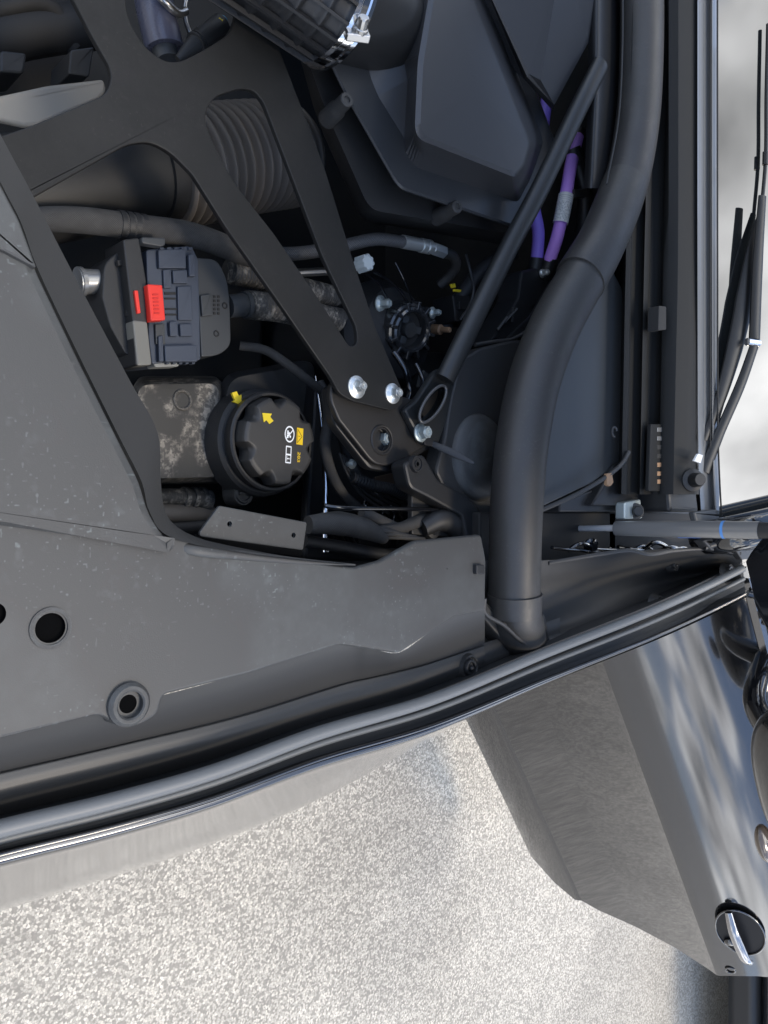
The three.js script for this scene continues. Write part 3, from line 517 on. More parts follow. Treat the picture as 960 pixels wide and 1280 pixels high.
// ---------------------------------------------------------------- things bolted into or lying in the engine bay
const hexBolt = (px, py, Y, R, hex, h, dir = V3(0, 1, 0), spin = 0) => {        // flange bolt: dished washer, hexagon, recessed top
  const p = at(px, py, Y);
  const w = lathe([[0, 0.006], [hex * 1.06, 0.006], [R * 0.72, 0.0045], [R * 0.86, 0.003], [R, 0.0022], [R, 0], [0, 0]].map(q => [q[0], q[1]]), 32);
  const hx = new THREE.CylinderGeometry(hex * 0.94, hex, h, 6, 1); hx.translate(0, 0.005 + h / 2, 0);
  const hc = lathe([[0, 0.0055 + h + 0.0004], [hex * 0.3, 0.0055 + h + 0.0004], [hex * 0.36, 0.0055 + h + 0.002], [hex * 0.66, 0.0055 + h + 0.002], [hex * 0.8, 0.005 + h]], 24);
  return stand(merge(w, crease(hx, 0.3), hc), p, dir, spin);
};
// X-shaped strut brace
{
  const Y = 1.0;
  const out = [[-120, -200, 0.001], [60, -60, 0.001], [92, 0, 0.03], [115, 45, 0.03], [141, 90, 0.03], [134, 117, 0.012], [85, 138], [37, 158], [0, 170], [-160, 200, 0.001], [-160, 340, 0.001], [0, 270], [48, 243], [110, 208], [160, 180, 0.02], [188, 177, 0.03], [213, 190, 0.03], [240, 217], [283, 285], [350, 380], [413, 471], [424, 492, 0.008], [440, 501], [488, 513, 0.006], [504, 506, 0.01], [503, 488, 0.01], [470, 411], [440, 320], [407, 213], [373, 123], [337, 30], [322, -30], [305, -200, 0.001]];
  const b = thing('strut_brace', 'flat black X-shaped brace plate with slotted legs and two zinc bolts', 'strut brace', at(300, 250, Y - 0.02));
  mesh('plate', plate(out, Y, 0.007, { r: 0.006, bv: 0.0012, holes: [
    { pts: [[150, -110, 0.005], [153, -40], [160, 25, 0.02], [182, 60, 0.02], [206, 77, 0.02], [226, 77, 0.02], [254, 63, 0.02], [287, 42, 0.02], [296, 18, 0.02], [296, -40], [285, -110, 0.005]], r: 0.01 },
    { pts: [[256, 150, 0.02], [259, 134, 0.02], [270, 120, 0.02], [300, 110, 0.03], [318, 113, 0.02], [330, 128], [403, 320], [446, 410, 0.01], [447, 430, 0.008], [437, 434, 0.008], [400, 376], [342, 291], [293, 229], [266, 178]], r: 0.01 },
  ] }), mt.brace, b);
  mesh('bolt', hexBolt(445, 484, Y, 0.0155, 0.0078, 0.009, V3(0, 1, 0), 0.2), mt.zinc, b);
  mesh('bolt', hexBolt(490, 492, Y, 0.0145, 0.0078, 0.009, V3(0, 1, 0), 0.5), mt.zinc, b);
}
// bracket on the strut tower
{
  const Y = 0.985, b = thing('tower_bracket', 'dark bracket with a round hole between the brace bolts and the cable tie', 'bracket', at(478, 540, Y - 0.02));
  const hole = { c: [478, 550], r: 0.0185 };
  mesh('plate', plate([[413, 500, 0.01], [414, 482], [420, 474], [520, 500], [537, 530], [538, 552, 0.012], [508, 574, 0.01], [484, 583, 0.012], [467, 580, 0.012], [424, 526]], Y, 0.010, { r: 0.005, bv: 0.003, bh: 0.003, seg: 3, holes: [hole] }), mt.bracket, b);
  const h = at(477, 550, Y); mesh('hole_flange', stand(lathe([[0.0180, -0.02], [0.0182, 0], [0.0190, 0.002], [0.0206, 0.0024], [0.022, 0.001], [0.0225, -0.003]], 36), h), mt.bracket, b);
  mesh('nut', hexBolt(475, 549, Y - 0.022, 0.012, 0.0105, 0.012, V3(0, 1, 0), 0.3), mt.dull, b);
  mesh('bolt', hexBolt(525, 541, Y + 0.013, 0.0135, 0.0105, 0.010, V3(0, 1, 0), 0.15), mt.dull, b, 'pale green zinc flange bolt');
  mesh('tower_rim', plate([[410, 484], [424, 478], [444, 505], [500, 516], [520, 512], [540, 560], [486, 590], [462, 586], [418, 530]], Y - 0.012, 0.018, { r: 0.008, bv: 0.004 }), mt.black, b);
}
// tubular brace running back to the cowl, its end cut slantwise
{
  const b = thing('brace_rod', 'black tubular brace rod with a slanted open end, running diagonally to the cowl', 'brace rod', at(560, 450, 0.98));
  const pts = [[750, 82, 1.10], [720, 142, 1.09], [673, 240, 1.07], [640, 302, 1.055], [604, 375, 1.04], [574, 437, 1.025], [556, 474, 1.012]];
  mesh('tube', tube(pts, 0.0168, { seg: 24, n: 6, squash: 0.75, up: V3(0, 1, 0) }), mt.rod, b);
  const el = (k, m, Y) => { const o = []; for (let j = 0; j < 40; j++) { const a = j / 40 * 2 * Math.PI, c = Math.cos(a), t = Math.sin(a); o.push([541 + 0.53 * k * c + 0.83 * m * t, 505 - 0.83 * k * c + 0.53 * m * t, Y]); } o.push(o[0]); return o; };
  mesh('end_rim', tube(el(27, 10.5, 1.018), 0.0024, { seg: 8, n: 2, caps: false }), M([0.09, 0.09, 0.09], 0.35, 0.4), b);
  mesh('end_liner', plate(el(26, 9, 1).slice(0, 40).map(q => [q[0], q[1]]), 0.985, 0.004, { r: 0.001, bv: 0.0006 }), M([0.16, 0.115, 0.075], 0.5, 0.2), b);
  mesh('end_wall', sheet([el(28, 11.2, 1.018), el(27, 10.8, 0.985)], 2, 2), mt.rod, b);
  mesh('tongue', plate([[505, 512], [520, 500], [545, 462, 0.01], [586, 452, 0.01], [572, 496], [560, 522], [548, 558, 0.012], [528, 556, 0.01]], 0.998, 0.012, { r: 0.006, bv: 0.004, holes: [{ pts: el(26.5, 10, 1).slice(0, 40).map(q => [q[0], q[1]]), r: 0.0005 }] }), mt.rod, b);
}
single('cable_tie', [tube([[532, 551, 0.99], [552, 560, 1.01], [572, 569, 1.028], [592, 579, 1.045]], [0.0035, 0.0055, 0.006, 0.0022], { seg: 8, n: 6, squash: 0.35, up: V3(0.3, 1, 0) }), plate([[530, 546], [542, 548], [541, 558], [531, 556]], 1.0, 0.008, { r: 0.002, bv: 0.001 })], mt.black, 'black cable tie with its cut tail pointing at the wide tube', 'cable tie');

// air filter box
{
  const b = thing('air_filter_box', 'large black air filter box with a smooth blue-grey lid and screw posts', 'air filter box', at(540, 200, 0.84));
  const flange = [[350, -60], [437, 122], [500, 232], [648, 282], [668, 235], [690, 180], [600, -60]];
  const grow = (l, d) => { const c = l.reduce((s, q) => [s[0] + q[0] / l.length, s[1] + q[1] / l.length], [0, 0]); return l.map(q => [q[0] + (q[0] - c[0]) * d, q[1] + (q[1] - c[1]) * d]); };
  mesh('base', loft([rpx([[360, -30], [400, 158], [452, 276], [640, 308], [660, 260], [672, 190], [560, -60]], 0.90, 0.02), rpx([[345, -40], [395, 146], [449, 266], [636, 300], [660, 250], [684, 186], [595, -60]], 0.955, 0.02), rpx([[340, -50], [408, 140], [462, 262], [640, 292], [664, 242], [688, 182], [598, -60]], 0.995, 0.02)]), mt.box, b);
  mesh('flange', loft([rpx(grow(flange, 0.02), 0.985, 0.015), rpx(grow(flange, 0.045), 0.989, 0.015), rpx(grow(flange, 0.045), 1.018, 0.015), rpx(grow(flange, 0.035), 1.027, 0.015), rpx(grow(flange, 0.005), 1.030, 0.015)]), mt.lidRim, b);
  const foot = [[380, -60], [452, 118], [513, 214, 0.02], [648, 258], [664, 226], [682, 176], [590, -60]], mid = [[470, -60], [508, 90], [520, 190, 0.02], [646, 240], [661, 218], [674, 178], [588, -60]], top = [[545, -60], [522, 78], [518, 172, 0.02], [644, 222], [656, 208], [664, 178], [586, -20]], top2 = [[552, -58], [529, 80], [525, 167, 0.02], [642, 215], [652, 204], [659, 178], [584, -16]];
  mesh('lid', loft([rpx(foot, 1.02, 0.012), rpx(mid, 1.055, 0.012), rpx(top, 1.098, 0.012), rpx(top2, 1.102, 0.012)]), mt.lid, b);
  for (const [x, y] of [[434, 124], [572, 258]]) { const p = at(x, y, 1.040); const q = x < 500 ? V3(-0.1, 1, 0.16) : V3(-0.02, 1, 0.16); mesh('screw_post', stand(lathe([[0, -0.002], [0.004, -0.002], [0.0045, 0.0005], [0.0085, 0.0005], [0.0095, -0.001], [0.010, -0.02], [0.012, -0.024], [0.0125, -0.05], [0.009, -0.052]], 24), p, q), mt.coverDark, b); }
  mesh('outlet_neck', tube([[416, 7, 1.045], [465, 26, 1.035], [508, 50, 1.02]], [0.061, 0.062, 0.060], { seg: 36, n: 6 }), mt.box, b);
}
// intake duct of ribbed rubber with a steel clamp
{
  const b = thing('intake_duct', 'ribbed black intake duct held to the filter box by a bright steel clamp', 'duct', at(400, 10, 0.95));
  const A = at(420, 10, 1.05), d = at(380, -20, 1.05).sub(at(460, 40, 1.05)).normalize();
  const pr = []; for (let k = 0; k <= 120; k++) { const s = k / 120, rib = Math.pow(Math.abs(Math.cos(s * Math.PI * 5)), 8); pr.push([0.063 + 0.006 * rib, s * 0.17]); }
  mesh('duct', stand(lathe(pr, 48), A.clone().addScaledVector(d, 0.012), d), mt.black, b);
  const lr = []; for (let k = 0; k < 20; k++) { const bx = new THREE.BoxGeometry(0.0035, 0.16, 0.006); bx.translate(0, 0.085, 0.069); bx.rotateY(k / 20 * Math.PI * 2); lr.push(bx); }
  mesh('rib', stand(merge(lr), A.clone().addScaledVector(d, 0.012), d), mt.black, b);
  mesh('clamp', stand(lathe([[0.066, -0.012], [0.0715, -0.0115], [0.072, -0.006], [0.0705, -0.004], [0.0705, 0.004], [0.072, 0.006], [0.0715, 0.0115], [0.066, 0.012]], 56), A.clone().addScaledVector(d, 0.006), d), mt.chrome, b);
  const sp = at(452, 34, 1.105); mesh('clamp_screw', [stand(lathe([[0, 0.012], [0.006, 0.012], [0.007, 0.010], [0.007, 0], [0.0085, -0.001], [0.0085, -0.006]], 12), sp, V3(-0.5, 0.8, 0.4)), stand(new RoundedBoxGeometry(0.014, 0.010, 0.03, 2, 0.002), sp.clone().add(V3(0.006, -0.008, 0)), V3(-0.5, 0.8, 0.4))], mt.steel, b);
}
// faceted engine cover
{
  const b = thing('engine_cover', 'faceted blue-grey engine cover tip pointing down beside the cowl', 'engine cover', at(680, 40, 0.98));
  const q = (x, y, Y) => at(x, y, Y), A = q(588, -60, 1.10), B = q(659, 96, 1.09), C = q(693, 131, 1.07), D = q(736, 52, 1.085), E = q(752, -60, 1.10), R = q(703, -60, 1.165), S = q(661, 92, 1.094), T = q(676, 100, 1.10);
  const A2 = A.clone().setY(1.0), B2 = q(655, 99, 1.04), C2 = q(690, 137, 1.03), D2 = D.clone().setY(1.0), E2 = E.clone().setY(1.0);
  const tri = []; const f = (...p) => { for (let i = 1; i < p.length - 1; i++) tri.push(p[0], p[i], p[i + 1]); };
  f(A, S, R); f(R, S, T); f(R, T, D, E); f(T, C, D); f(S, B, C, T); f(A, A2, B2, B, S); f(B, B2, C2, C); f(C, C2, D2, D); f(D, D2, E2, E);
  const g = new THREE.BufferGeometry().setFromPoints(tri); g.setAttribute('uv', new THREE.Float32BufferAttribute(tri.flatMap(p => [p.x, p.z]), 2)); g.computeVertexNormals();
  mesh('shell', g, mt.lid, b);
}
// charge pipe and bellows
{
  const b = thing('charge_pipe', 'fat smooth dusty charge pipe ending in a corrugated rubber bellows under the brace', 'pipe', at(200, 220, 0.6));
  mesh('pipe', tube([[-60, 240, 0.80], [40, 238, 0.80], [130, 222, 0.80], [205, 212, 0.80]], [0.060, 0.064, 0.066, 0.062], { seg: 32, n: 8 }), mt.dusty, b);
  const N = 150, pts = P([[200, 212, 0.80], [250, 206, 0.80], [310, 198, 0.795], [360, 194, 0.78]]);
  mesh('bellows', tube(pts, t => 0.074 + 0.0055 * Math.sin(t * Math.PI * 2 * 16), { seg: 40, n: Math.floor(N / 3) * 2 }), mt.dustRubber, b);
  mesh('collar', tube([[182, 214, 0.80], [212, 211, 0.80]], 0.069, { seg: 36 }), mt.black, b);
}
// thick fabric-wrapped hose crossing above the connector
single('fabric_hose', tube([[30, 276, 0.85], [62, 274, 0.87], [110, 276, 0.88], [170, 284, 0.885], [240, 294, 0.885], [300, 316, 0.87], [350, 338, 0.84]], [0.013, 0.015, 0.0155, 0.016, 0.016, 0.015, 0.014], { seg: 18, n: 10 }), mt.fabric, 'thick woven fabric hose running above the connector block', 'hose');
single('hose_binding', [0, 1, 2, 3].map(k => tube([[147 + k * 9, 280.5 + k * 1.3, 0.8832], [153 + k * 9, 281.5 + k * 1.3, 0.8835]], 0.0172, { seg: 18 })), mt.dusty, 'taped binding round the woven fabric hose', 'binding');

// connector block
{
  const Y = 0.90, b = thing('connector_block', 'dusty blue-grey plug connector block with a bright red locking lever', 'connector', at(210, 380, 0.8));
  const bx = (pts, y, h, m, name = 'housing', o = {}) => mesh(name, plate(pts, y, h, { r: 0.003, bv: 0.0015, ...o }), m, b);
  bx([[183, 312], [240, 307, 0.01], [248, 325], [251, 450], [190, 455], [186, 420]], Y, 0.07, mt.blue);
  bx([[245, 322, 0.004], [272, 324, 0.012], [284, 350, 0.02], [287, 372], [289, 432, 0.02], [274, 444, 0.015], [252, 446]], Y - 0.004, 0.06, mt.slate, 'end_cap');
  bx([[154, 299], [174, 297], [183, 350], [184, 402], [190, 456], [170, 457], [166, 400]], Y + 0.012, 0.05, mt.black, 'lever_frame');
  bx([[166, 400], [184, 402], [190, 456], [172, 457]], Y + 0.0135, 0.02, M([0.16, 0.155, 0.135], 0.6, 0, { roughnessMap: wearRough }), 'lever_foot');
  bx([[130, 330, 0.01], [150, 312, 0.01], [160, 345], [168, 400], [172, 446], [158, 444, 0.01], [138, 408], [128, 372]], Y - 0.006, 0.06, mt.dusty, 'rear_shell');
  for (const [x0, y0, x1, y1, d, m] of [[198, 312, 232, 335, 0.006, mt.blue], [204, 337, 214, 360, 0.004, mt.blue], [216, 338, 234, 354, 0.005, mt.blue], [222, 358, 240, 400, 0.004, mt.blue], [194, 405, 206, 430, 0.004, mt.slate], [212, 402, 222, 420, 0.006, mt.blue], [225, 405, 240, 420, 0.005, mt.blue], [206, 432, 246, 452, 0.009, mt.blue], [236, 318, 244, 345, 0.008, mt.blue], [198, 420, 204, 452, 0.007, mt.blue]])
    bx([[x0, y0], [x1, y0 - 1], [x1 + 1, y1], [x0 + 1, y1]], Y + d, 0.012, m, 'lug', { bv: 0.0012, r: 0.0015 });
  for (const [x0, y0, x1, y1] of [[206, 365, 220, 368], [206, 372, 220, 374], [207, 385, 222, 387], [207, 392, 222, 394]]) bx([[x0, y0], [x1, y0], [x1, y1], [x0, y1]], Y + 0.0015, 0.003, mt.deep, 'slot', { bv: 0.0003, r: 0.0003 });
  for (let k = 0; k < 5; k++) { bx([[200 + k * 9, 309], [205 + k * 9, 308.6], [205 + k * 9, 312], [200 + k * 9, 312.4]], Y + 0.004, 0.008, mt.blue, 'rib', { bv: 0.0006, r: 0.0008 }); bx([[208 + k * 8, 451], [212 + k * 8, 451], [212 + k * 8, 455], [208 + k * 8, 455]], Y + 0.003, 0.008, mt.blue, 'rib', { bv: 0.0006, r: 0.0008 }); }
  for (const [x, y] of [[147, 325], [158, 388], [163, 436]]) bx([[x, y], [x + 7, y - 1], [x + 8, y + 6], [x + 1, y + 7]], Y + 0.001, 0.006, mt.deep, 'slot', { bv: 0.0005, r: 0.0008 });
  bx([[177, 296], [207, 297], [207, 306], [202, 308], [178, 304]], Y + 0.018, 0.012, mt.slate, 'tab');
  bx([[190, 449], [225, 446], [224, 458], [194, 459]], Y - 0.002, 0.02, M([0.24, 0.24, 0.22], 0.5), 'tab');
  // red lever with its raised grip marks
  const lv = bx([[184.5, 355], [203, 356], [207, 400], [189, 401]], Y + 0.022, 0.014, mt.red, 'locking_lever', { r: 0.002, bv: 0.0015 });
  for (let k = 0; k < 6; k++) mesh('grip_rib', plate([[191 + k * 0.35, 367 + k * 4.6], [198 + k * 0.35, 367 + k * 4.6], [198 + k * 0.35, 369 + k * 4.6], [191 + k * 0.35, 369 + k * 4.6]], Y + 0.0232, 0.003, { r: 0.0006, bv: 0.0004 }), M([0.55, 0.02, 0.015], 0.4), lv);
  bx([[168, 363], [172.5, 363], [176, 391], [172, 392]], Y + 0.0155, 0.006, mt.red, 'lock_slide', { r: 0.001, bv: 0.0006 });
  bx([[251, 369], [264, 367], [266, 394], [253, 395]], Y + 0.0005, 0.006, mt.slate, 'catch', { r: 0.001, bv: 0.001 });
  for (let k = 0; k < 2; k++) for (let j = 0; j < 5; j++) bx([[266.5 + k * 5, 369 + j * 5.2], [269.5 + k * 5, 369 + j * 5.2], [270 + k * 5, 372.2 + j * 5.2], [267 + k * 5, 372.2 + j * 5.2]], Y - 0.0030, 0.002, mt.deep, 'embossed_mark', { r: 0.0003, bv: 0.0003 });
  for (const [x, y, r] of [[281, 382, 0.0034], [270.5, 417, 0.0034]]) { const p = at(x, y, Y - 0.0036), g = new THREE.TorusGeometry(r, 0.001, 8, 18); g.rotateX(Math.PI / 2); mesh('embossed_mark', stand(g, p), mt.deep, b); }
  mesh('cable_outlet', [tube([[284, 383, 0.878], [296, 382, 0.878], [304, 381, 0.876]], 0.0155, { seg: 20 }), tube([[304, 381, 0.876], [309, 381, 0.876]], 0.018, { seg: 20 })], mt.slate, b);
  mesh('side_outlet', [tube([[98, 352, 0.87], [116, 352, 0.872], [134, 352, 0.874]], [0.015, 0.0145, 0.014], { seg: 18 }), tube([[98, 352, 0.87], [103, 352, 0.87]], 0.017, { seg: 18 })], mt.strut, b);
}
// split conduits
const conduit = (pts, r, n) => { const p = P(pts); let L = 0; for (let i = 1; i < p.length; i++) L += p[i].distanceTo(p[i - 1]); const w = Math.round(L / 0.0055); return tube(p, t => r + r * 0.07 * Math.sin(t * Math.PI * 2 * w), { seg: 16, n: Math.ceil(w * 6 / (p.length - 1)) }); };
single('corrugated_conduit', conduit([[308, 381, 0.872], [340, 384, 0.868], [380, 392, 0.85], [430, 402, 0.82]], 0.019), mt.grime, 'muddy corrugated conduit leaving the right end of the connector block', 'conduit');
single('corrugated_conduit', conduit([[286, 338, 0.85], [330, 348, 0.845], [380, 362, 0.83], [420, 372, 0.81]], 0.017), mt.grime, 'muddy corrugated conduit passing just above the connector outlet', 'conduit');
single('taped_cable', tube([[300, 432, 0.84], [330, 437, 0.86], [355, 452, 0.88], [385, 475, 0.89], [404, 490, 0.89]], 0.0065, { seg: 12, n: 10 }), mt.fabric, 'grey taped cable curving from the conduit to the bracket', 'cable');
single('taped_cable', tube([[404, 486, 0.89], [411, 520, 0.90], [406, 556, 0.90], [412, 585, 0.89], [424, 610, 0.88], [440, 628, 0.86], [470, 650, 0.85], [495, 664, 0.85]], [0.007, 0.0085, 0.0085, 0.008, 0.0075, 0.008, 0.009, 0.009], { seg: 12, n: 10 }), mt.fabric, 'grey taped cable running down past the filler cap', 'cable');

// coolant tank with cap
const capP = at(352, 551, 0.93);
{
  const b = thing('fluid_tank', 'mud-spattered black tank with a yellow arrow, left of the scalloped cap', 'tank', at(250, 540, 0.6));
  mesh('tank', loft([rpx([[168, 470], [276, 470], [284, 604], [180, 606]], 0.66, 0.02), rpx([[164, 474], [280, 472], [284, 602], [176, 604]], 0.835, 0.02), rpx([[170, 481, 0.02], [274, 479, 0.02], [277, 596], [184, 598]], 0.858, 0.02), rpx([[180, 490], [268, 488], [270, 588], [190, 590]], 0.8595, 0.02)]), mt.grime, b);
  mesh('filler_body', stand(lathe([[0.062, -0.036], [0.070, -0.037], [0.074, -0.041], [0.075, -0.05], [0.076, -0.075]], 48), capP), mt.dusty, b);
  mesh('saddle', loft([rpx([[276, 470], [400, 450], [390, 600], [280, 640]], 0.62, 0.03), rpx([[274, 468], [390, 448], [380, 560], [278, 640]], 0.845, 0.03), rpx([[282, 474], [386, 456], [374, 560], [286, 634]], 0.862, 0.03)]), mt.dusty, b);
  mesh('filler_neck', stand(lathe([[0.066, -0.05], [0.067, -0.030], [0.0685, -0.027], [0.0685, -0.020], [0.066, -0.018], [0.063, -0.018], [0.0625, -0.04], [0, -0.04]], 56), capP), mt.black, b);
  const em = new THREE.TorusGeometry(0.012, 0.0022, 8, 24); em.rotateX(Math.PI / 2); mesh('embossed_mark', stand(em, at(228, 500, 0.860)), mt.grime, b);
  mesh('arrow', plate([[290, 491], [296, 489], [299, 495], [302, 493], [302, 507], [291, 502], [294, 500]], 0.895, 0.004, { r: 0.0006, bv: 0.0004 }), mt.yellow, b);
  const dk = at(303, 617, 0.872); mesh('drain_plug', [stand(lathe([[0, 0.003], [0.009, 0.003], [0.010, 0.006], [0.0125, 0.006], [0.014, 0.003], [0.016, 0.003], [0.017, -0.02]], 28), dk), stand(new RoundedBoxGeometry(0.0035, 0.008, 0.02, 1, 0.001), dk.clone().add(V3(0, 0.005, 0)))], mt.dusty, b);
  mesh('hose_stub', [tube([[196, 620, 0.80], [235, 622, 0.80], [262, 625, 0.80]], [0.011, 0.012, 0.0145], { seg: 16 }), ...[0, 1, 2].map(k => tube([[228 + k * 11, 622, 0.80], [233 + k * 11, 622.5, 0.80]], 0.0155, { seg: 16 }))], mt.grime, b);
  mesh('hose_stub', tube([[186, 641, 0.80], [225, 641, 0.80], [262, 640, 0.79]], 0.0125, { seg: 18 }), mt.dustRubber, b);
  mesh('hose_stub', tube([[190, 658, 0.79], [225, 657, 0.79], [252, 655, 0.79]], 0.011, { seg: 18 }), mt.dusty, b);
}
{
  const R = 0.0595, nN = 7, ph = Math.PI * 0.98;
  const outline = (grow, dep) => { const o = []; for (let i = 0; i < 252; i++) { const a = i / 252 * Math.PI * 2; let d = 9; for (let k = 0; k < nN; k++) { let q = Math.abs(((a - ph - k / nN * 2 * Math.PI) % (2 * Math.PI) + 3 * Math.PI) % (2 * Math.PI) - Math.PI); d = Math.min(d, q); } const nt = dep * Math.pow(Math.max(0, Math.cos(Math.min(1, d / 0.215) * Math.PI / 2)), 0.8); o.push(V3(Math.cos(a) * (R + grow - nt), 0, Math.sin(a) * (R + grow - nt))); } return o; };
  const ring = (grow, dep, y) => outline(grow, dep).map(q => q.setY(y).add(capP));
  const b = thing('filler_cap', 'black scalloped filler cap printed with white and yellow warning symbols', 'cap', capP.clone().setY(0.9));
  mesh('cap', loft([ring(0.001, 0.008, -0.026), ring(0.0005, 0.009, -0.007), ring(-0.0015, 0.0105, -0.0025), ring(-0.0045, 0.0105, -0.0006), ring(-0.008, 0.0100, 0.0)]), mt.coverDark, b);
  const cv = document.createElement('canvas'); cv.width = 512; cv.height = 512; const c = cv.getContext('2d');
  c.clearRect(0, 0, 512, 512);
  // reads upright with the photograph turned back on its side: top = towards the windscreen
  c.fillStyle = '#e9c21a'; c.fillRect(60, 40, 190, 124); c.strokeStyle = '#7a5d05'; c.lineWidth = 9; c.lineJoin = 'round'; c.beginPath(); c.moveTo(155, 58); c.lineTo(232, 148); c.lineTo(78, 148); c.closePath(); c.stroke(); c.fillStyle = '#7a5d05'; c.fillRect(151, 92, 8, 30); c.fillRect(151, 128, 8, 9);
  c.fillStyle = '#e2bd1e'; c.font = 'bold 74px sans-serif'; c.textAlign = 'center'; c.textBaseline = 'middle'; c.fillText('203', 392, 104);
  c.strokeStyle = '#eef0ef'; c.lineWidth = 17; c.beginPath(); c.arc(150, 300, 84, 0, Math.PI * 2); c.stroke();
  c.lineWidth = 15; c.beginPath(); c.moveTo(98, 238); c.lineTo(206, 362); c.stroke();
  c.fillStyle = '#eef0ef'; c.fillRect(112, 318, 84, 34); c.fillRect(128, 296, 40, 22); c.beginPath(); c.arc(176, 286, 14, 0, 7); c.fill(); c.fillStyle = '#333638'; c.fillRect(124, 328, 8, 14); c.fillRect(150, 328, 8, 14);
  c.strokeStyle = '#eef0ef'; c.lineWidth = 15; c.strokeRect(290, 258, 88, 92); c.strokeRect(382, 258, 88, 92); c.fillStyle = '#eef0ef'; c.font = 'bold 78px serif'; c.fillText('i', 426, 306); c.fillRect(398, 326, 56, 8);
  const tx = new THREE.CanvasTexture(cv); tx.colorSpace = THREE.SRGBColorSpace;
  const pc = at(364, 555, 0.93), w = 0.062, pl = new THREE.PlaneGeometry(w, w); pl.rotateX(-Math.PI / 2); pl.scale(1, 1, 0.74); pl.rotateY(-0.06); pl.translate(pc.x - 0.0, 0.9306, pc.z);
  mesh('warning_print', pl, M(W1, 0.5, 0, { map: tx, transparent: true, alphaTest: 0.4 }), b);
  mesh('arrow', plate([[328, 516], [340, 517], [338, 521], [342, 526], [337, 530], [333, 525], [330, 528]], 0.9312, 0.001, { r: 0.0003, bv: 0.0002 }), mt.yellow, b);
}
// bent plate with two holes beside the cover
{
  const b = thing('bent_plate', 'grey bent metal strip with two holes along the cover edge', 'bracket', at(315, 660, 1.04));
  mesh('plate', plate([[274, 632], [384, 653], [379, 688], [246, 670, 0.008]], 1.105, 0.004, { r: 0.003, bv: 0.001, holes: [{ c: [287, 655], r: 0.0038 }, { c: [367, 669], r: 0.0038 }] }), mt.cover, b);
  mesh('skirt', sheet([[[243, 668, 1.103], [310, 679, 1.103], [378, 689, 1.103]], [[248, 676, 1.085], [310, 687, 1.085], [376, 696, 1.085]]], 3, 2), mt.coverDark, b);
}
// braided pressure hose with its crimped fitting
{
  const b = thing('pressure_hose', 'black braided hose with a silver crimped fitting below the filter box', 'hose', at(500, 305, 0.9));
  mesh('hose', tube([[330, 318, 0.88], [380, 316, 0.90], [435, 306, 0.92], [470, 299, 0.93], [507, 303, 0.935]], 0.0095, { seg: 16, n: 10 }), mt.braid, b);
  mesh('fitting', [tube([[503, 302, 0.935], [524, 306, 0.935]], 0.0105, { seg: 18 }), tube([[526, 306.5, 0.935], [530, 307.5, 0.935]], 0.0115, { seg: 18 }), tube([[533, 308, 0.935], [537, 309, 0.935]], 0.0115, { seg: 18 }), tube([[522, 306, 0.935], [544, 311, 0.935]], 0.0092, { seg: 18 }), tube([[540, 310, 0.935], [554, 315, 0.933]], 0.0108, { seg: 6 })], mt.zinc, b);
  mesh('pipe', tube([[553, 315, 0.933], [566, 320, 0.93], [570, 332, 0.92], [562, 345, 0.90], [550, 356, 0.88]], 0.0085, { seg: 14, n: 8 }), mt.tube, b);
}
single('silver_pipe', [tube([[366, 341, 0.86], [388, 340, 0.865], [410, 339, 0.87]], 0.006, { seg: 14 }), tube([[380, 340, 0.863], [398, 339.5, 0.867]], 0.0046, { seg: 12 })], mt.steel, 'short silver pipe seen in the gap between the brace legs', 'pipe');
{
  const p = at(456, 329, 0.935), g = [];
  const pr = []; for (let i = 0; i < 64; i++) { const a = i / 64 * Math.PI * 2; pr.push([Math.cos(a), Math.sin(a), 0.0118 + 0.0011 * Math.cos(a * 8)]); }
  const ring = (k, y) => pr.map(q => V3(q[0] * q[2] * k, y, q[1] * q[2] * k).add(p));
  g.push(loft([ring(1, -0.012), ring(1, 0.006), ring(0.92, 0.0085), ring(0.8, 0.009), ring(0.76, 0.0075), ring(0.3, 0.0075)]));
  single('valve_cap', g, M([0.42, 0.46, 0.46], 0.5), 'small pale grey knurled cap against the right brace leg', 'cap');
}
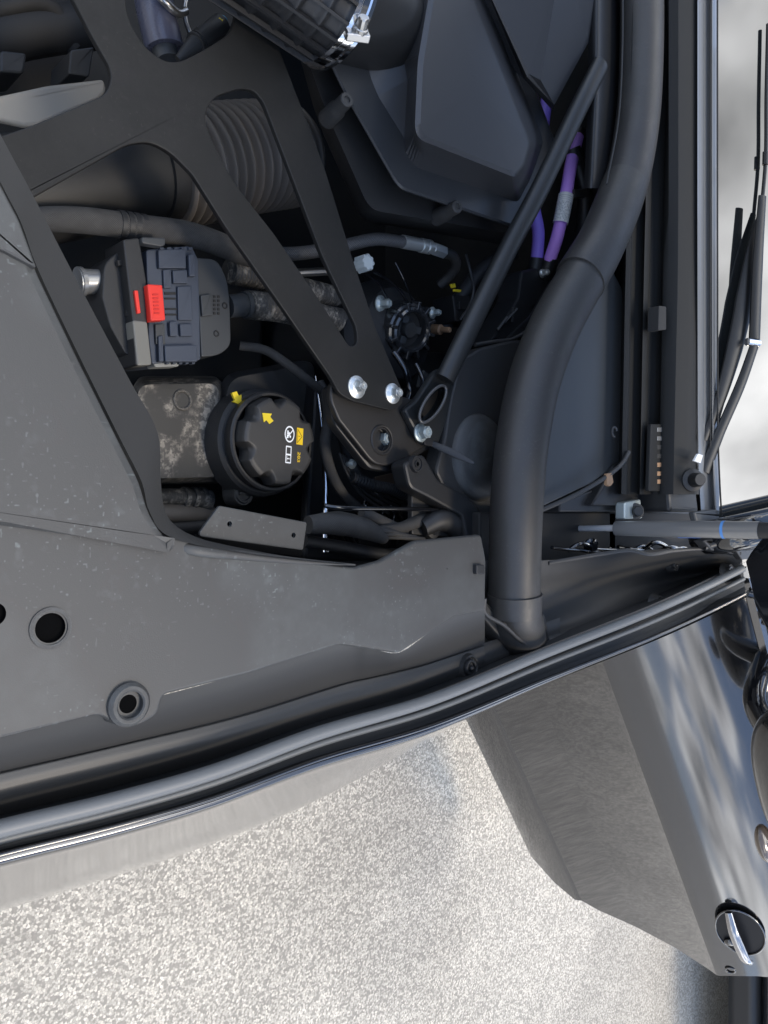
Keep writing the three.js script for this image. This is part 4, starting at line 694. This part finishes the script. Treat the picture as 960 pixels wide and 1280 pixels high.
// strut top: rubber ring in the tower, nuts and studs round it
{
  const K = 1.35, c = at(514, 413, 0.90), b = thing('strut_mount', 'black ringed strut mount bearing surrounded by studs in the tower', 'strut mount', c.clone().setY(0.8));
  const up = V3(0.30, 0.86, 0.10).normalize();
  mesh('ring', stand(lathe([[0.026, -0.03], [0.026, 0.004], [0.028, 0.008], [0.031, 0.009], [0.034, 0.006], [0.035, -0.002], [0.0385, -0.004], [0.040, -0.010], [0.040, -0.05]].map(q => [q[0] * 1.12, q[1] * 0.8]), 48), c, up), mt.satin, b);
  const fins = []; for (let k = 0; k < 12; k++) { const f = new RoundedBoxGeometry(0.006, 0.02, 0.014, 1, 0.0015); f.translate(0, -0.002, 0.0405); f.rotateY(k / 12 * Math.PI * 2); fins.push(f); }
  mesh('fin', stand(merge(fins), c, up), mt.satin, b);
  mesh('bearing', stand(lathe([[0, 0.0], [0.012, 0.0], [0.0135, -0.003], [0.0135, -0.012], [0.029, -0.014], [0.030, -0.03]], 40), c, up), mt.coverDark, b);
  for (let k = 0; k < 3; k++) { const a = 0.4 + k * 2.1, w = new RoundedBoxGeometry(0.012, 0.003, 0.012, 1, 0.001); w.translate(Math.cos(a) * 0.019, -0.006, Math.sin(a) * 0.019); mesh('clip', stand(w, c, up), mt.slate, b); }
  mesh('tower', stand(lathe([[0.042, -0.02], [0.075, -0.028], [0.095, -0.06], [0.10, -0.3]], 40), c, V3(0, 1, 0)), mt.black, b);
  const nutOf = (x, y, Y, s, m) => mesh('nut', hexBolt(x, y, Y, 0.0125 * s, 0.0072 * s, 0.012 * s, V3(0.1, 1, -0.15), x), m, b);
  nutOf(475, 380, 0.875, 1.1, mt.dull); nutOf(540, 391, 0.89, 0.8, mt.dull); nutOf(372, 376, 0.84, 1.0, mt.dull);
  mesh('stud', stand(lathe([[0, 0.02], [0.004, 0.02], [0.005, 0.018], [0.005, 0], [0.009, -0.002], [0.009, -0.02]], 16), at(552, 412, 0.88), V3(0.2, 1, 0)), mt.tan, b);
  mesh('arm', [plate([[482, 410], [500, 432], [494, 446], [484, 440]], 0.85, 0.012, { r: 0.003, bv: 0.002 })], M([0.2, 0.14, 0.10], 0.4, 0.3), b);
  mesh('arm', plate([[470, 398], [486, 410], [488, 432], [476, 420]], 0.86, 0.012, { r: 0.003, bv: 0.002 }), mt.slate, b);
  mesh('arm', [plate([[530, 462], [540, 470], [534, 486], [526, 484]], 0.9, 0.012, { r: 0.003, bv: 0.002 })], mt.slate, b);
}
single('thin_cable', [tube([[466, 339, 0.91], [485, 350, 0.90], [500, 364, 0.895], [513, 383, 0.89]], 0.0022, { seg: 8, n: 8 }), tube([[458, 342, 0.91], [475, 357, 0.90], [484, 372, 0.89]], 0.0016, { seg: 8, n: 8 }), tube([[494, 328, 0.9], [505, 350, 0.9], [517, 380, 0.89]], 0.0014, { seg: 8, n: 8 })], mt.gloss, 'thin glossy black cables crossing to the strut mount ring', 'cable');
single('clip_marker', [plate([[564, 355], [569, 354], [570, 359], [566, 360]], 0.9, 0.004, { r: 0.001, bv: 0.0005 }), plate([[568, 361], [577, 362], [576, 365], [568, 364]], 0.9, 0.004, { r: 0.001, bv: 0.0005 })], mt.yellow, 'tiny yellow clip deep below the filter box fitting', 'clip');

// lines packed into the gap between the filler cap and the cross tube
single('vacuum_hose', tube([[398, 478, 0.84], [420, 520, 0.86], [432, 560, 0.86], [444, 600, 0.85], [470, 628, 0.84]], 0.009, { seg: 14, n: 8 }), mt.dusty, 'dusty black hose curving under the tower bracket', 'hose');
single('corrugated_conduit', conduit([[440, 596, 0.88], [466, 606, 0.885], [492, 612, 0.885], [520, 628, 0.88], [545, 650, 0.88]], 0.0085), mt.rubber, 'thin corrugated conduit below the tower bracket', 'conduit');
single('brown_bracket', plate([[470, 596], [498, 590], [508, 606], [486, 622], [468, 616]], 0.80, 0.006, { r: 0.003, bv: 0.001 }), M([0.12, 0.085, 0.06], 0.6, 0.3), 'small dusty brown bracket in the gap under the tower bracket', 'bracket');
single('bundled_wires', [0, 1, 2, 3, 4].map(k => tube([[424 + k * 3, 566 + k * 2, 0.87], [434 + k * 4, 592, 0.875], [452 + k * 5, 618 - k * 2, 0.87], [486 + k * 6, 642 - k * 4, 0.865]], 0.0028, { seg: 8, n: 8 })), mt.coverDark, 'bundle of thin dark wires right of the filler cap', 'wires');
single('fir_clip', stand(lathe([[0, 0.006], [0.004, 0.006], [0.007, 0.002], [0.008, 0], [0.004, -0.002], [0.004, -0.012]], 14), at(440, 580, 0.885)), mt.dull, 'pale plastic clip holding the bundled wires', 'clip');
single('rubber_grommet', stand(lathe([[0.007, 0.004], [0.011, 0.006], [0.016, 0.004], [0.018, -0.004], [0.018, -0.03]], 24), at(540, 660, 0.99)), mt.dusty, 'round rubber grommet end at the right of the wiring loom', 'grommet');
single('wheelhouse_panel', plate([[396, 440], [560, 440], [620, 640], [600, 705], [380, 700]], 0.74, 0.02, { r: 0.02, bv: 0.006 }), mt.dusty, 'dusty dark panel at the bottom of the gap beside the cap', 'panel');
// smaller lines and boxes deep between the filter box and the bulkhead
single('relay_box', [plate([[566, 368], [608, 372], [604, 404], [570, 402]], 0.86, 0.05, { r: 0.004, bv: 0.002 }), plate([[574, 376], [600, 378], [598, 388], [575, 387]], 0.866, 0.01, { r: 0.002, bv: 0.001 })], mt.box, 'dark relay box below the tiny yellow clip', 'box');
single('black_wire', tube([[582, 318, 0.90], [588, 340, 0.905], [592, 362, 0.9], [586, 384, 0.89], [575, 400, 0.88]], 0.003, { seg: 8, n: 8 }), mt.coverDark, 'thin black wire dropping beside the bent hose end', 'wire');
single('heater_hose', tube([[640, 318, 0.86], [610, 330, 0.87], [590, 350, 0.86], [570, 380, 0.84], [556, 410, 0.82]], 0.013, { seg: 18, n: 8 }), mt.rubber, 'dim rubber hose in the dark under the brace rod', 'hose');
single('tower_line', [tube([[492, 440, 0.92], [506, 462, 0.93], [512, 486, 0.93], [508, 505, 0.94]], 0.005, { seg: 10, n: 8 }), tube([[520, 455, 0.92], [528, 474, 0.93], [524, 496, 0.94]], 0.004, { seg: 10, n: 8 })], mt.gloss, 'glossy black lines between the strut mount and the rod end', 'line');
single('rear_cable_duct', tube([[716, 185, 1.0], [730, 240, 1.0], [728, 290, 0.99], [712, 330, 0.98]], 0.014, { seg: 14, n: 8 }), mt.black, 'black cable duct between the lilac cable and the wide tube', 'duct');
single('hose_clip', [plate([[718, 236], [734, 236], [734, 246], [718, 246]], 1.02, 0.012, { r: 0.002, bv: 0.001 })], mt.coverDark, 'small dark clip right of the printed cable label', 'clip');
// high-voltage cables
{
  const b = thing('purple_cable', 'light purple high-voltage cable wearing a white printed sleeve label', 'cable', at(700, 270, 0.95));
  const pts = [[722, 172, 0.99], [714, 205, 1.0], [709, 235, 1.005], [703, 268, 1.0], [696, 298, 0.985], [687, 326, 0.965]];
  mesh('cable', tube(pts, 0.0118, { seg: 18, n: 8 }), mt.lilac, b);
  const cv = document.createElement('canvas'); cv.width = 256; cv.height = 256; const c = cv.getContext('2d'); c.fillStyle = '#d9dad6'; c.fillRect(0, 0, 256, 256);
  const r3 = mulberry(5); c.fillStyle = '#8d908e'; for (let k = 0; k < 16; k++) { const y = k * 16; for (let x = 84; x < 236;) { const w = 3 + r3() * 12; if (r3() > 0.25) c.fillRect(x, y + 5, w, 7); x += w + 3; } } c.fillStyle = '#a9aba9'; c.fillRect(28, 0, 5, 256); c.fillRect(48, 0, 4, 256); c.fillRect(66, 0, 3, 256);
  const tx = new THREE.CanvasTexture(cv); tx.colorSpace = THREE.SRGBColorSpace; tx.wrapS = tx.wrapT = THREE.RepeatWrapping;
  const sl = tube([[707.6, 244, 1.0045], [704.2, 262, 1.0015], [700.6, 279, 0.9965]], 0.0142, { seg: 24, n: 8, caps: false });
  const uvA = sl.attributes.uv, n = 24 + 1, rws = uvA.count / n; for (let i = 0; i < uvA.count; i++) uvA.setXY(i, Math.floor(i / n) / (rws - 1), (i % n) / 24 * 2);
  mesh('label', sl, M(W1, 0.45, 0, { map: tx }), b);
  mesh('boot', tube([[689, 322, 0.968], [683, 338, 0.955], [678, 352, 0.94]], [0.013, 0.014, 0.012], { seg: 16 }), mt.black, b);
  mesh('boot', tube([[724, 165, 0.985], [716, 208, 0.998]], [0.013, 0.0135], { seg: 16 }), mt.black, b);
}
{
  const b = thing('purple_cable', 'dark blue-violet high-voltage cable behind the brace rod', 'cable', at(668, 250, 0.9));
  mesh('cable', tube([[690, 90, 0.97], [682, 135, 0.96], [676, 180, 0.95], [668, 225, 0.95], [668, 262, 0.955], [673, 290, 0.955], [671, 325, 0.945]], 0.0115, { seg: 18, n: 8 }), mt.purple, b);
  mesh('boot', tube([[671, 322, 0.946], [669, 338, 0.94], [668, 352, 0.93]], [0.013, 0.0145, 0.012], { seg: 16 }), mt.black, b);
}
{
  const b = thing('cable_junction', 'black plastic junction with a bright screw below the purple cables', 'junction', at(670, 350, 0.9));
  mesh('housing', plate([[652, 338], [694, 330], [714, 345], [690, 380], [660, 408], [632, 424], [612, 428], [630, 400], [648, 372]], 0.95, 0.05, { r: 0.008, bv: 0.004 }), mt.black, b);
  mesh('screw', hexBolt(677, 342, 0.952, 0.0085, 0.0065, 0.008), mt.zinc, b);
  mesh('strap', plate([[664, 394], [690, 350], [716, 345], [704, 372], [660, 416], [636, 426], [634, 422]], 0.975, 0.006, { r: 0.003, bv: 0.002 }), mt.black, b);
  mesh('web', [[622, 412, 634, 396], [630, 404, 646, 386], [640, 402, 642, 384]].map(([a, c, d, e]) => tube([[a, c, 0.955], [d, e, 0.965]], 0.003, { seg: 6 })), mt.coverDark, b);
  mesh('edge', tube([[594, 431, 0.98], [618, 427, 0.985], [640, 424, 0.99], [662, 412, 0.995]], 0.0035, { seg: 8, n: 6 }), mt.coverDark, b);
}
// broad rubber-covered cross tube with its foot
{
  const b = thing('cross_tube', 'wide matt black curved tube sweeping from the cowl to the wing gutter', 'tube', at(645, 600, 1.03));
  const c = [[802, -260, 1.115], [802, -60, 1.115], [802, 60, 1.115], [797, 150, 1.115], [782, 230, 1.112], [752, 305, 1.108], [726, 350, 1.105], [692, 412, 1.10], [667, 480, 1.096], [652, 560, 1.092], [645, 650, 1.088], [643, 752, 1.082]];
  mesh('tube', tube(c, [0.0405, 0.0405, 0.0405, 0.041, 0.041, 0.041, 0.0415, 0.042, 0.0425, 0.0425, 0.0422, 0.0415], { seg: 44, n: 14, squash: 0.9, up: V3(0, 1, 0) }), mt.tube, b);
  mesh('sleeve', tube(c.slice(4, 7).map(q => [q[0] - 1, q[1], q[2]]), [0.041, 0.0425, 0.0445], { seg: 40, n: 10, squash: 0.9, up: V3(0, 1, 0) }), mt.tube, b);
  for (const o of [26, -24]) mesh('seam', tube(c.slice(1, 5).map(q => [q[0] + o, q[1], q[2] + 0.031 - Math.abs(o) * 0.0004]), 0.0016, { seg: 6, n: 8 }), mt.coverDark, b);
  mesh('foot', [tube([[643.5, 750, 1.082], [645, 772, 1.078], [656, 797, 1.068], [671, 822, 1.046]], [0.0415, 0.041, 0.031, 0.020], { seg: 36, n: 8, squash: 0.9, up: V3(0, 1, 0) }), plate([[606, 750], [636, 782], [662, 812], [672, 838], [654, 834], [628, 800], [604, 772]], 1.072, 0.03, { r: 0.004, bv: 0.003 })], mt.tube, b);
  mesh('foot_toe', plate([[648, 770], [682, 766], [690, 803], [688, 829], [659, 834], [640, 800]], [1.078, 0, 0], 0.03, { r: 0.008, bv: 0.006, bh: 0.006, seg: 3 }), mt.tube, b);
  mesh('foot_collar', tube([[643.5, 742, 1.084], [643, 768, 1.081]], [0.0432, 0.043], { seg: 40, squash: 0.92, up: V3(0, 1, 0) }), mt.tube, b);
  mesh('foot_lip', tube([[606, 748, 1.112], [605, 764, 1.108], [630, 782, 1.104], [650, 800, 1.10], [672, 812, 1.096]], 0.003, { seg: 8, n: 8 }), mt.coverDark, b);
  mesh('foot_lip', tube([[628, 778, 1.088], [648, 792, 1.088], [656, 806, 1.085], [656, 828, 1.07]], 0.0025, { seg: 8, n: 8 }), mt.coverDark, b);
}
// gas strut
{
  const zs = -1.22, at2 = (px, py) => vplane(px, py, V3(0, 0, 1), zs);
  const b = thing('gas_strut', 'grey gas strut with a blue ring standing beside the cross tube', 'gas strut', at2(640, 661));
  mesh('rod', tube([at2(640, 662), at2(700, 661), at2(772, 660)], 0.0056, { seg: 16 }), M([0.6, 0.6, 0.6], 0.3, 0.2), b);
  mesh('cylinder', tube([at2(770, 660.5), at2(773, 660.5), at2(860, 661.5), at2(950, 663)], [0.0125, 0.0138, 0.0138, 0.0138], { seg: 28 }), mt.strut, b);
  mesh('end_cap', tube([at2(949, 663), at2(956, 663), at2(1000, 664), at2(1100, 665)], [0.0125, 0.012, 0.012, 0.012], { seg: 20 }), mt.black, b);
  mesh('blue_ring', tube([at2(903.5, 662.2), at2(907, 662.2)], 0.0141, { seg: 28 }), M([0.10, 0.28, 0.62], 0.4), b);
  mesh('blue_print', tube([at2(848, 668.5), at2(862, 668.6), at2(876, 668.8)], 0.0052, { seg: 12 }), M([0.06, 0.14, 0.4], 0.5), b);
}
// loom and pipes between the bent plate and the bulkhead
single('wiring_loom', [tube([[385, 656, 0.98], [420, 654, 0.985], [452, 660, 0.985], [480, 672, 0.98]], [0.012, 0.0165, 0.0155, 0.010], { seg: 16, n: 8 }), tube([[452, 640, 0.96], [478, 652, 0.965], [500, 662, 0.97], [520, 668, 0.97]], 0.0085, { seg: 12, n: 8 }), tube([[470, 664, 0.97], [500, 660, 0.98], [530, 650, 0.985], [560, 660, 0.98]], [0.007, 0.009, 0.011, 0.012], { seg: 12, n: 8 }), ...[0, 1, 2, 3].map(k => tube([[440 + k * 14, 662 + k * 3, 0.985], [470 + k * 12, 660 + k * 4, 0.99], [500 + k * 10, 668 + k * 2, 0.985]], 0.0035, { seg: 8 }))], mt.fabric, 'tangled fabric-taped wiring loom beyond the bent metal strip', 'wiring loom');
single('rubber_hose', [tube([[380, 676, 0.96], [430, 684, 0.96], [480, 692, 0.955], [540, 690, 0.95]], 0.0085, { seg: 12 }), tube([[528, 660, 0.99], [548, 650, 1.0], [566, 656, 0.995], [574, 676, 0.98]], [0.014, 0.017, 0.016, 0.014], { seg: 16, n: 8 })], mt.dusty, 'dusty black rubber hose below the wiring loom', 'hose');
single('brake_pipe', tube([[406, 632, 0.99], [416, 634, 0.995], [430, 635, 1.0], [500, 636, 1.0], [572, 638, 1.0]], 0.0032, { seg: 12, n: 8 }), mt.gloss, 'thin glossy black pipe crossing above the wiring loom', 'pipe');
single('chrome_strip', [tube([[394, 470, 0.8], [402, 530, 0.8], [407, 600, 0.8], [406, 690, 0.8]], [0.002, 0.004, 0.006, 0.006], { seg: 8, n: 8 })], mt.chrome, 'bright narrow metal strip glinting right of the filler cap', 'strip');
{
  const cl = []; const r4 = mulberry(31);
  for (let k = 0; k < 16; k++) { const x = 420 + r4() * 80, y = 590 + r4() * 60; cl.push(tube([[x, y, 0.76], [x + 20 * (r4() - 0.5), y + 20 * r4(), 0.8], [x + 40 * (r4() - 0.5), y + 34, 0.78]], 0.003 + 0.005 * r4(), { seg: 8 })); }
  const o = single('hidden_pipework', cl, mt.gloss, 'dark glossy pipework in the gap under the tower bracket', 'pipework'); o.userData.kind = 'stuff';
}
// engine parts seen through the brace's openings
{
  const b = thing('ignition_coil', 'dull violet-grey cylinder with a round plug seen through the upper brace opening', 'cylinder', at(200, 30, 0.8));
  mesh('body', tube([[188, -30, 0.88], [194, 10, 0.895], [206, 62, 0.90]], 0.0235, { seg: 28 }), M([0.075, 0.08, 0.115], 0.5, 0.1, { roughnessMap: wearRough }), b);
  mesh('plug', tube([[206, 62, 0.90], [210, 76, 0.903]], [0.0155, 0.014], { seg: 24 }), mt.slate, b);
  mesh('clip', tube([[196, -8, 0.925], [206, 2, 0.93], [222, 16, 0.925], [232, 14, 0.92]], 0.005, { seg: 10 }), mt.steel, b);
}
{
  const b = thing('sensor_plug', 'dark tapered plug with blue and yellow wires in the upper brace opening', 'plug', at(250, 45, 0.85));
  mesh('body', tube([[222, 74, 0.92], [240, 58, 0.925], [254, 47, 0.93], [276, 32, 0.93]], [0.004, 0.010, 0.0125, 0.0145], { seg: 20, n: 6 }), mt.coverDark, b);
  mesh('rib', [0, 1, 2, 3].map(k => tube([[244 + k * 3, 55 - k * 2.3, 0.927], [245.4 + k * 3, 54 - k * 2.3, 0.927]], 0.0135, { seg: 18 })), mt.coverDark, b);
  mesh('wire', tube([[274, 20, 0.935], [281, 24, 0.94], [281, 34, 0.935]], 0.0028, { seg: 8 }), M([0.05, 0.32, 0.5], 0.4), b);
  mesh('wire', tube([[273, 24, 0.94], [278, 27, 0.942]], 0.0025, { seg: 8 }), mt.yellow, b);
}
single('retaining_ring', tube([...Array(17)].map((_, k) => { const a = 2.0 + k / 16 * 3.6; return [262 + Math.cos(a) * 31, 14 + Math.sin(a) * 44, 0.90]; }), 0.003, { seg: 8, n: 3 }), mt.steel, 'thin bright steel ring round the sensor plug', 'ring');
{
  const b = thing('heat_shield', 'pale grey curved shield panel in the left brace opening', 'shield', at(60, 130, 0.8));
  mesh('panel', plate([[-60, 128], [0, 119], [60, 106], [130, 98], [134, 112], [126, 124], [40, 160, 0.02], [0, 150, 0.02], [-60, 146]], 0.88, 0.01, { r: 0.008, bv: 0.004, seg: 3 }), M([0.28, 0.25, 0.205], 0.95, 0.1, { roughnessMap: wearRough }), b);
}
single('mounting_block', plate([[88, 62], [118, 58], [112, 96], [86, 92]], 0.83, 0.06, { r: 0.004, bv: 0.002 }), mt.box, 'dim slate block above the tip of the pale grey shield', 'block');
single('mounting_block', plate([[0, 62], [34, 66], [30, 92], [0, 90]], 0.78, 0.06, { r: 0.006, bv: 0.003 }), mt.box, 'barely lit dark block at the far left above the pale shield', 'block');
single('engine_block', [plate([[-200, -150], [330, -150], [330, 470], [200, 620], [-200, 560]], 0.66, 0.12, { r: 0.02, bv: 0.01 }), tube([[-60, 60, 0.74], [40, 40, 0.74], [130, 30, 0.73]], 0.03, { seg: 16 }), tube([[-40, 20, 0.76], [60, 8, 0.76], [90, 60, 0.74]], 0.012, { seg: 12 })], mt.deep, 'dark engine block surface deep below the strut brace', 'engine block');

// ---------------------------------------------------------------- the neighbouring car at the lower right corner
{
  const o = at(930, 1290, 0), pc = thing('parked_car', 'corner of another glossy black car beyond the open door', 'car', o);
  const X = 2.85, Z = -4.12, bxg = (w, h, d, r, x, y, z) => { const g = new RoundedBoxGeometry(w, h, d, 4, r); g.translate(X + x, y, Z + z); return g; };
  mesh('body', bxg(1.85, 0.55, 4.3, 0.12, 0, 0.60, -2.15), mt.paint, pc);
  mesh('bumper', bxg(1.80, 0.16, 0.5, 0.05, 0, 0.27, -0.24), mt.black, pc);
  mesh('cabin', bxg(1.5, 0.55, 2.3, 0.2, 0, 1.08, -2.5), mt.glass, pc);
  for (const [x, z] of [[-0.8, -0.85], [0.8, -0.85], [-0.8, -3.4], [0.8, -3.4]]) { const w = mesh('wheel', stand(lathe([[0.2, -0.11], [0.31, -0.11], [0.33, -0.08], [0.33, 0.08], [0.31, 0.11], [0.2, 0.11]], 32), V3(X + x, 0.33, Z + z), V3(1, 0, 0)), mt.rubber, pc); mesh('rim', stand(lathe([[0, 0.08], [0.06, 0.09], [0.18, 0.06], [0.21, 0.09], [0.21, -0.09]], 24), V3(X + x, 0.33, Z + z), V3(Math.sign(x), 0, 0)), mt.steel, w); }
  for (const s of [-1, 1]) mesh('headlight', bxg(0.34, 0.10, 0.2, 0.04, s * 0.68, 0.68, -0.06), mt.chrome, pc);
  mesh('chrome_strip', bxg(1.2, 0.025, 0.04, 0.01, 0, 0.43, 0.0), mt.chrome, pc);
}
renderer_setup();
function renderer_setup() {
  const r = new THREE.WebGLRenderer({ antialias: true }); r.setSize(768, 1024); r.toneMapping = THREE.LinearToneMapping; r.toneMappingExposure = EXPOSURE; r.shadowMap.enabled = true; r.render(scene, camera);
}
